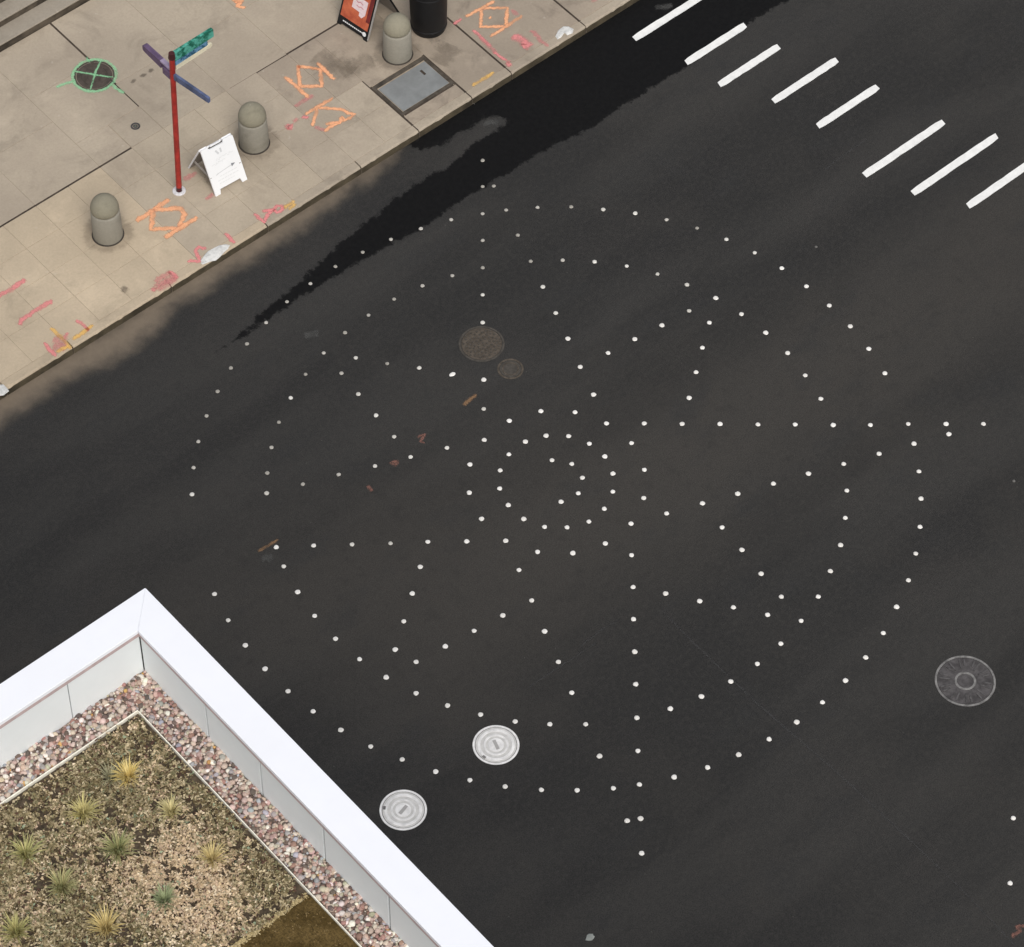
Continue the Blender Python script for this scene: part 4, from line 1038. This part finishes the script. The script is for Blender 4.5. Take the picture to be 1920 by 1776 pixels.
keep = rng.random(NB) < np.clip((hm - .36) * 4.5, 0.07, 1)
edge_d = np.minimum(EX - bx, EY - by)
keep &= rng.random(NB) < np.clip(edge_d / .09, .25, 1)
bx, by, hm, patch, tanc = bx[keep], by[keep], hm[keep], patch[keep], tanc[keep]
bz = ZG - .012 + .105 * np.clip(hm - .25, 0, 1) * rng.random(len(bx)) ** .5
P_TAN = np.array([(.64, .50, .32), (.72, .565, .375), (.50, .375, .235), (.55, .41, .29), (.78, .65, .47)])
P_OLV = np.array([(.25, .205, .11), (.35, .285, .165), (.16, .122, .062), (.44, .365, .225), (.215, .20, .11), (.58, .49, .32)])
P_DRK = np.array([(.085, .062, .037), (.13, .10, .06), (.11, .06, .045)])
def pal_fn(n_, X, Y):
    r_ = rng.random(n_); c_ = P_OLV[rng.integers(0, len(P_OLV), n_)]
    tsel = r_ < tanc; c_[tsel] = P_TAN[rng.integers(0, len(P_TAN), tsel.sum())]
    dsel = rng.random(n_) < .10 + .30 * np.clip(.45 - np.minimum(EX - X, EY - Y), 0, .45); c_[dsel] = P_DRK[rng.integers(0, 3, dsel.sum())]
    gs = rng.random(n_) < .015; c_[gs] = (.30, .36, .24)
    return c_
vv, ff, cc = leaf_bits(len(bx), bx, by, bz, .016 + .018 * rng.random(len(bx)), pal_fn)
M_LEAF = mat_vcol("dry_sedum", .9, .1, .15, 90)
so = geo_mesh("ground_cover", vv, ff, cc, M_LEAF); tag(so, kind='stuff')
# a ragged straw fringe along the mat and sparse crumbs on it
nf = 5200
fx = -14.2 + (EX - .03 + 14.2) * rng.random(nf)
fy = np.where(rng.random(nf) < .36, MY + .006 + .009 * rng.standard_normal(nf), MY - 1.6 * rng.random(nf) ** 1.5)
fz = np.full(nf, ZG + .003)
sel = np.abs(fy - MY) < .03
def pal_f(n_, X, Y):
    c_ = np.array([(.52, .42, .22), (.42, .33, .17), (.60, .50, .29)])[rng.integers(0, 3, n_)]
    c_[~sel] = np.array([(.15, .105, .04), (.07, .05, .02), (.24, .17, .08)])[rng.integers(0, 3, (~sel).sum())]
    return c_
vv, ff, cc = leaf_bits(nf, fx, fy, fz, np.where(sel, .016, .011), pal_f, .35)
fo = geo_mesh("mat_crumbs", vv, ff, cc, M_LEAF); tag(fo, kind='stuff')

# grass tufts, each its own thing
M_BLADE = mat_vcol("grass_blades", .7, .2, .1, 40)
TUFTS = [(-11.655, -7.483), (-11.762, -7.363), (-12.167, -7.515), (-11.584, -7.998), (-12.161, -8.011), (-12.786, -7.534), (-11.602, -8.591), (-12.747, -7.995), (-12.158, -8.654), (-13.299, -8.103), (-12.700, -8.566)]
INFO = [("brightest golden yellow grass tuft, nearest the parapet corner", (.78, .60, .20), (.84, .70, .32), 95, .27, .11),
        ("faint grey green grass tuft touching the golden tuft's left side", (.32, .31, .19), (.40, .38, .24), 45, .17, .12),
        ("yellow green splayed grass tuft below left of the golden tuft", (.56, .50, .20), (.66, .58, .28), 70, .23, .13),
        ("pale straw grass tuft nearest the gravel on the right side", (.60, .53, .26), (.72, .64, .34), 65, .23, .10),
        ("widest green grass tuft in the middle of the bed", (.27, .31, .13), (.50, .46, .22), 95, .26, .14),
        ("yellow green grass tuft at the far left of the bed, the upper of two there", (.36, .38, .15), (.66, .58, .27), 80, .25, .13),
        ("dry yellow grass tuft standing in the pinkish dry patch", (.60, .48, .20), (.70, .58, .30), 60, .21, .12),
        ("half green half straw grass tuft left of the grey green lower one", (.30, .33, .15), (.58, .50, .25), 85, .26, .12),
        ("short grey green grass tuft with no yellow, low on the bed", (.27, .32, .17), (.36, .40, .22), 75, .20, .10),
        ("green and yellow grass tuft in the bottom left corner of the photo", (.38, .38, .15), (.62, .54, .24), 90, .26, .12),
        ("straw and orange grass tuft at the bottom edge of the photo", (.58, .44, .17), (.70, .58, .28), 80, .26, .12)]
for (x, y), (lab, c0, c1, nb, hgt, spread) in zip(TUFTS, INFO):
    vs, fs, cs = [], [], []
    for k in range(int(nb * 1.7)):
        a = random.uniform(0, 6.283); rr0 = random.uniform(0, .022)
        out = spread * random.uniform(.15, 1.45); h_ = hgt * random.uniform(.35, 1.0)
        w = random.uniform(.0030, .0058)
        ca, sa = math.cos(a), math.sin(a); tx, ty = -sa * w, ca * w
        col = np.array(c0) + (np.array(c1) - np.array(c0)) * random.random(); col = col * random.uniform(.72, 1.12)
        st = len(vs)
        for (f_, hh, ww) in ((0, 0, .8), (.22, .45, 1.0), (.60, .82, .75), (1.0, 1.0 - .18 * random.random(), .12)):
            r_ = rr0 + out * f_
            px_, py_, pz_ = r_ * ca, r_ * sa, h_ * hh
            vs += [(px_ - tx * ww, py_ - ty * ww, pz_), (px_ + tx * ww, py_ + ty * ww, pz_)]
            cs += [col, col]
        for q_ in range(3):
            b = st + 2 * q_; fs.append((b, b + 1, b + 3, b + 2))
    o = geo_mesh("grass_tuft", np.array(vs), np.array(fs), np.clip(np.array(cs), 0, .9), M_BLADE)
    o.location = (x, y, ZG - .01)
    tag(o, lab, "grass tuft", "grass tufts on the planted roof")
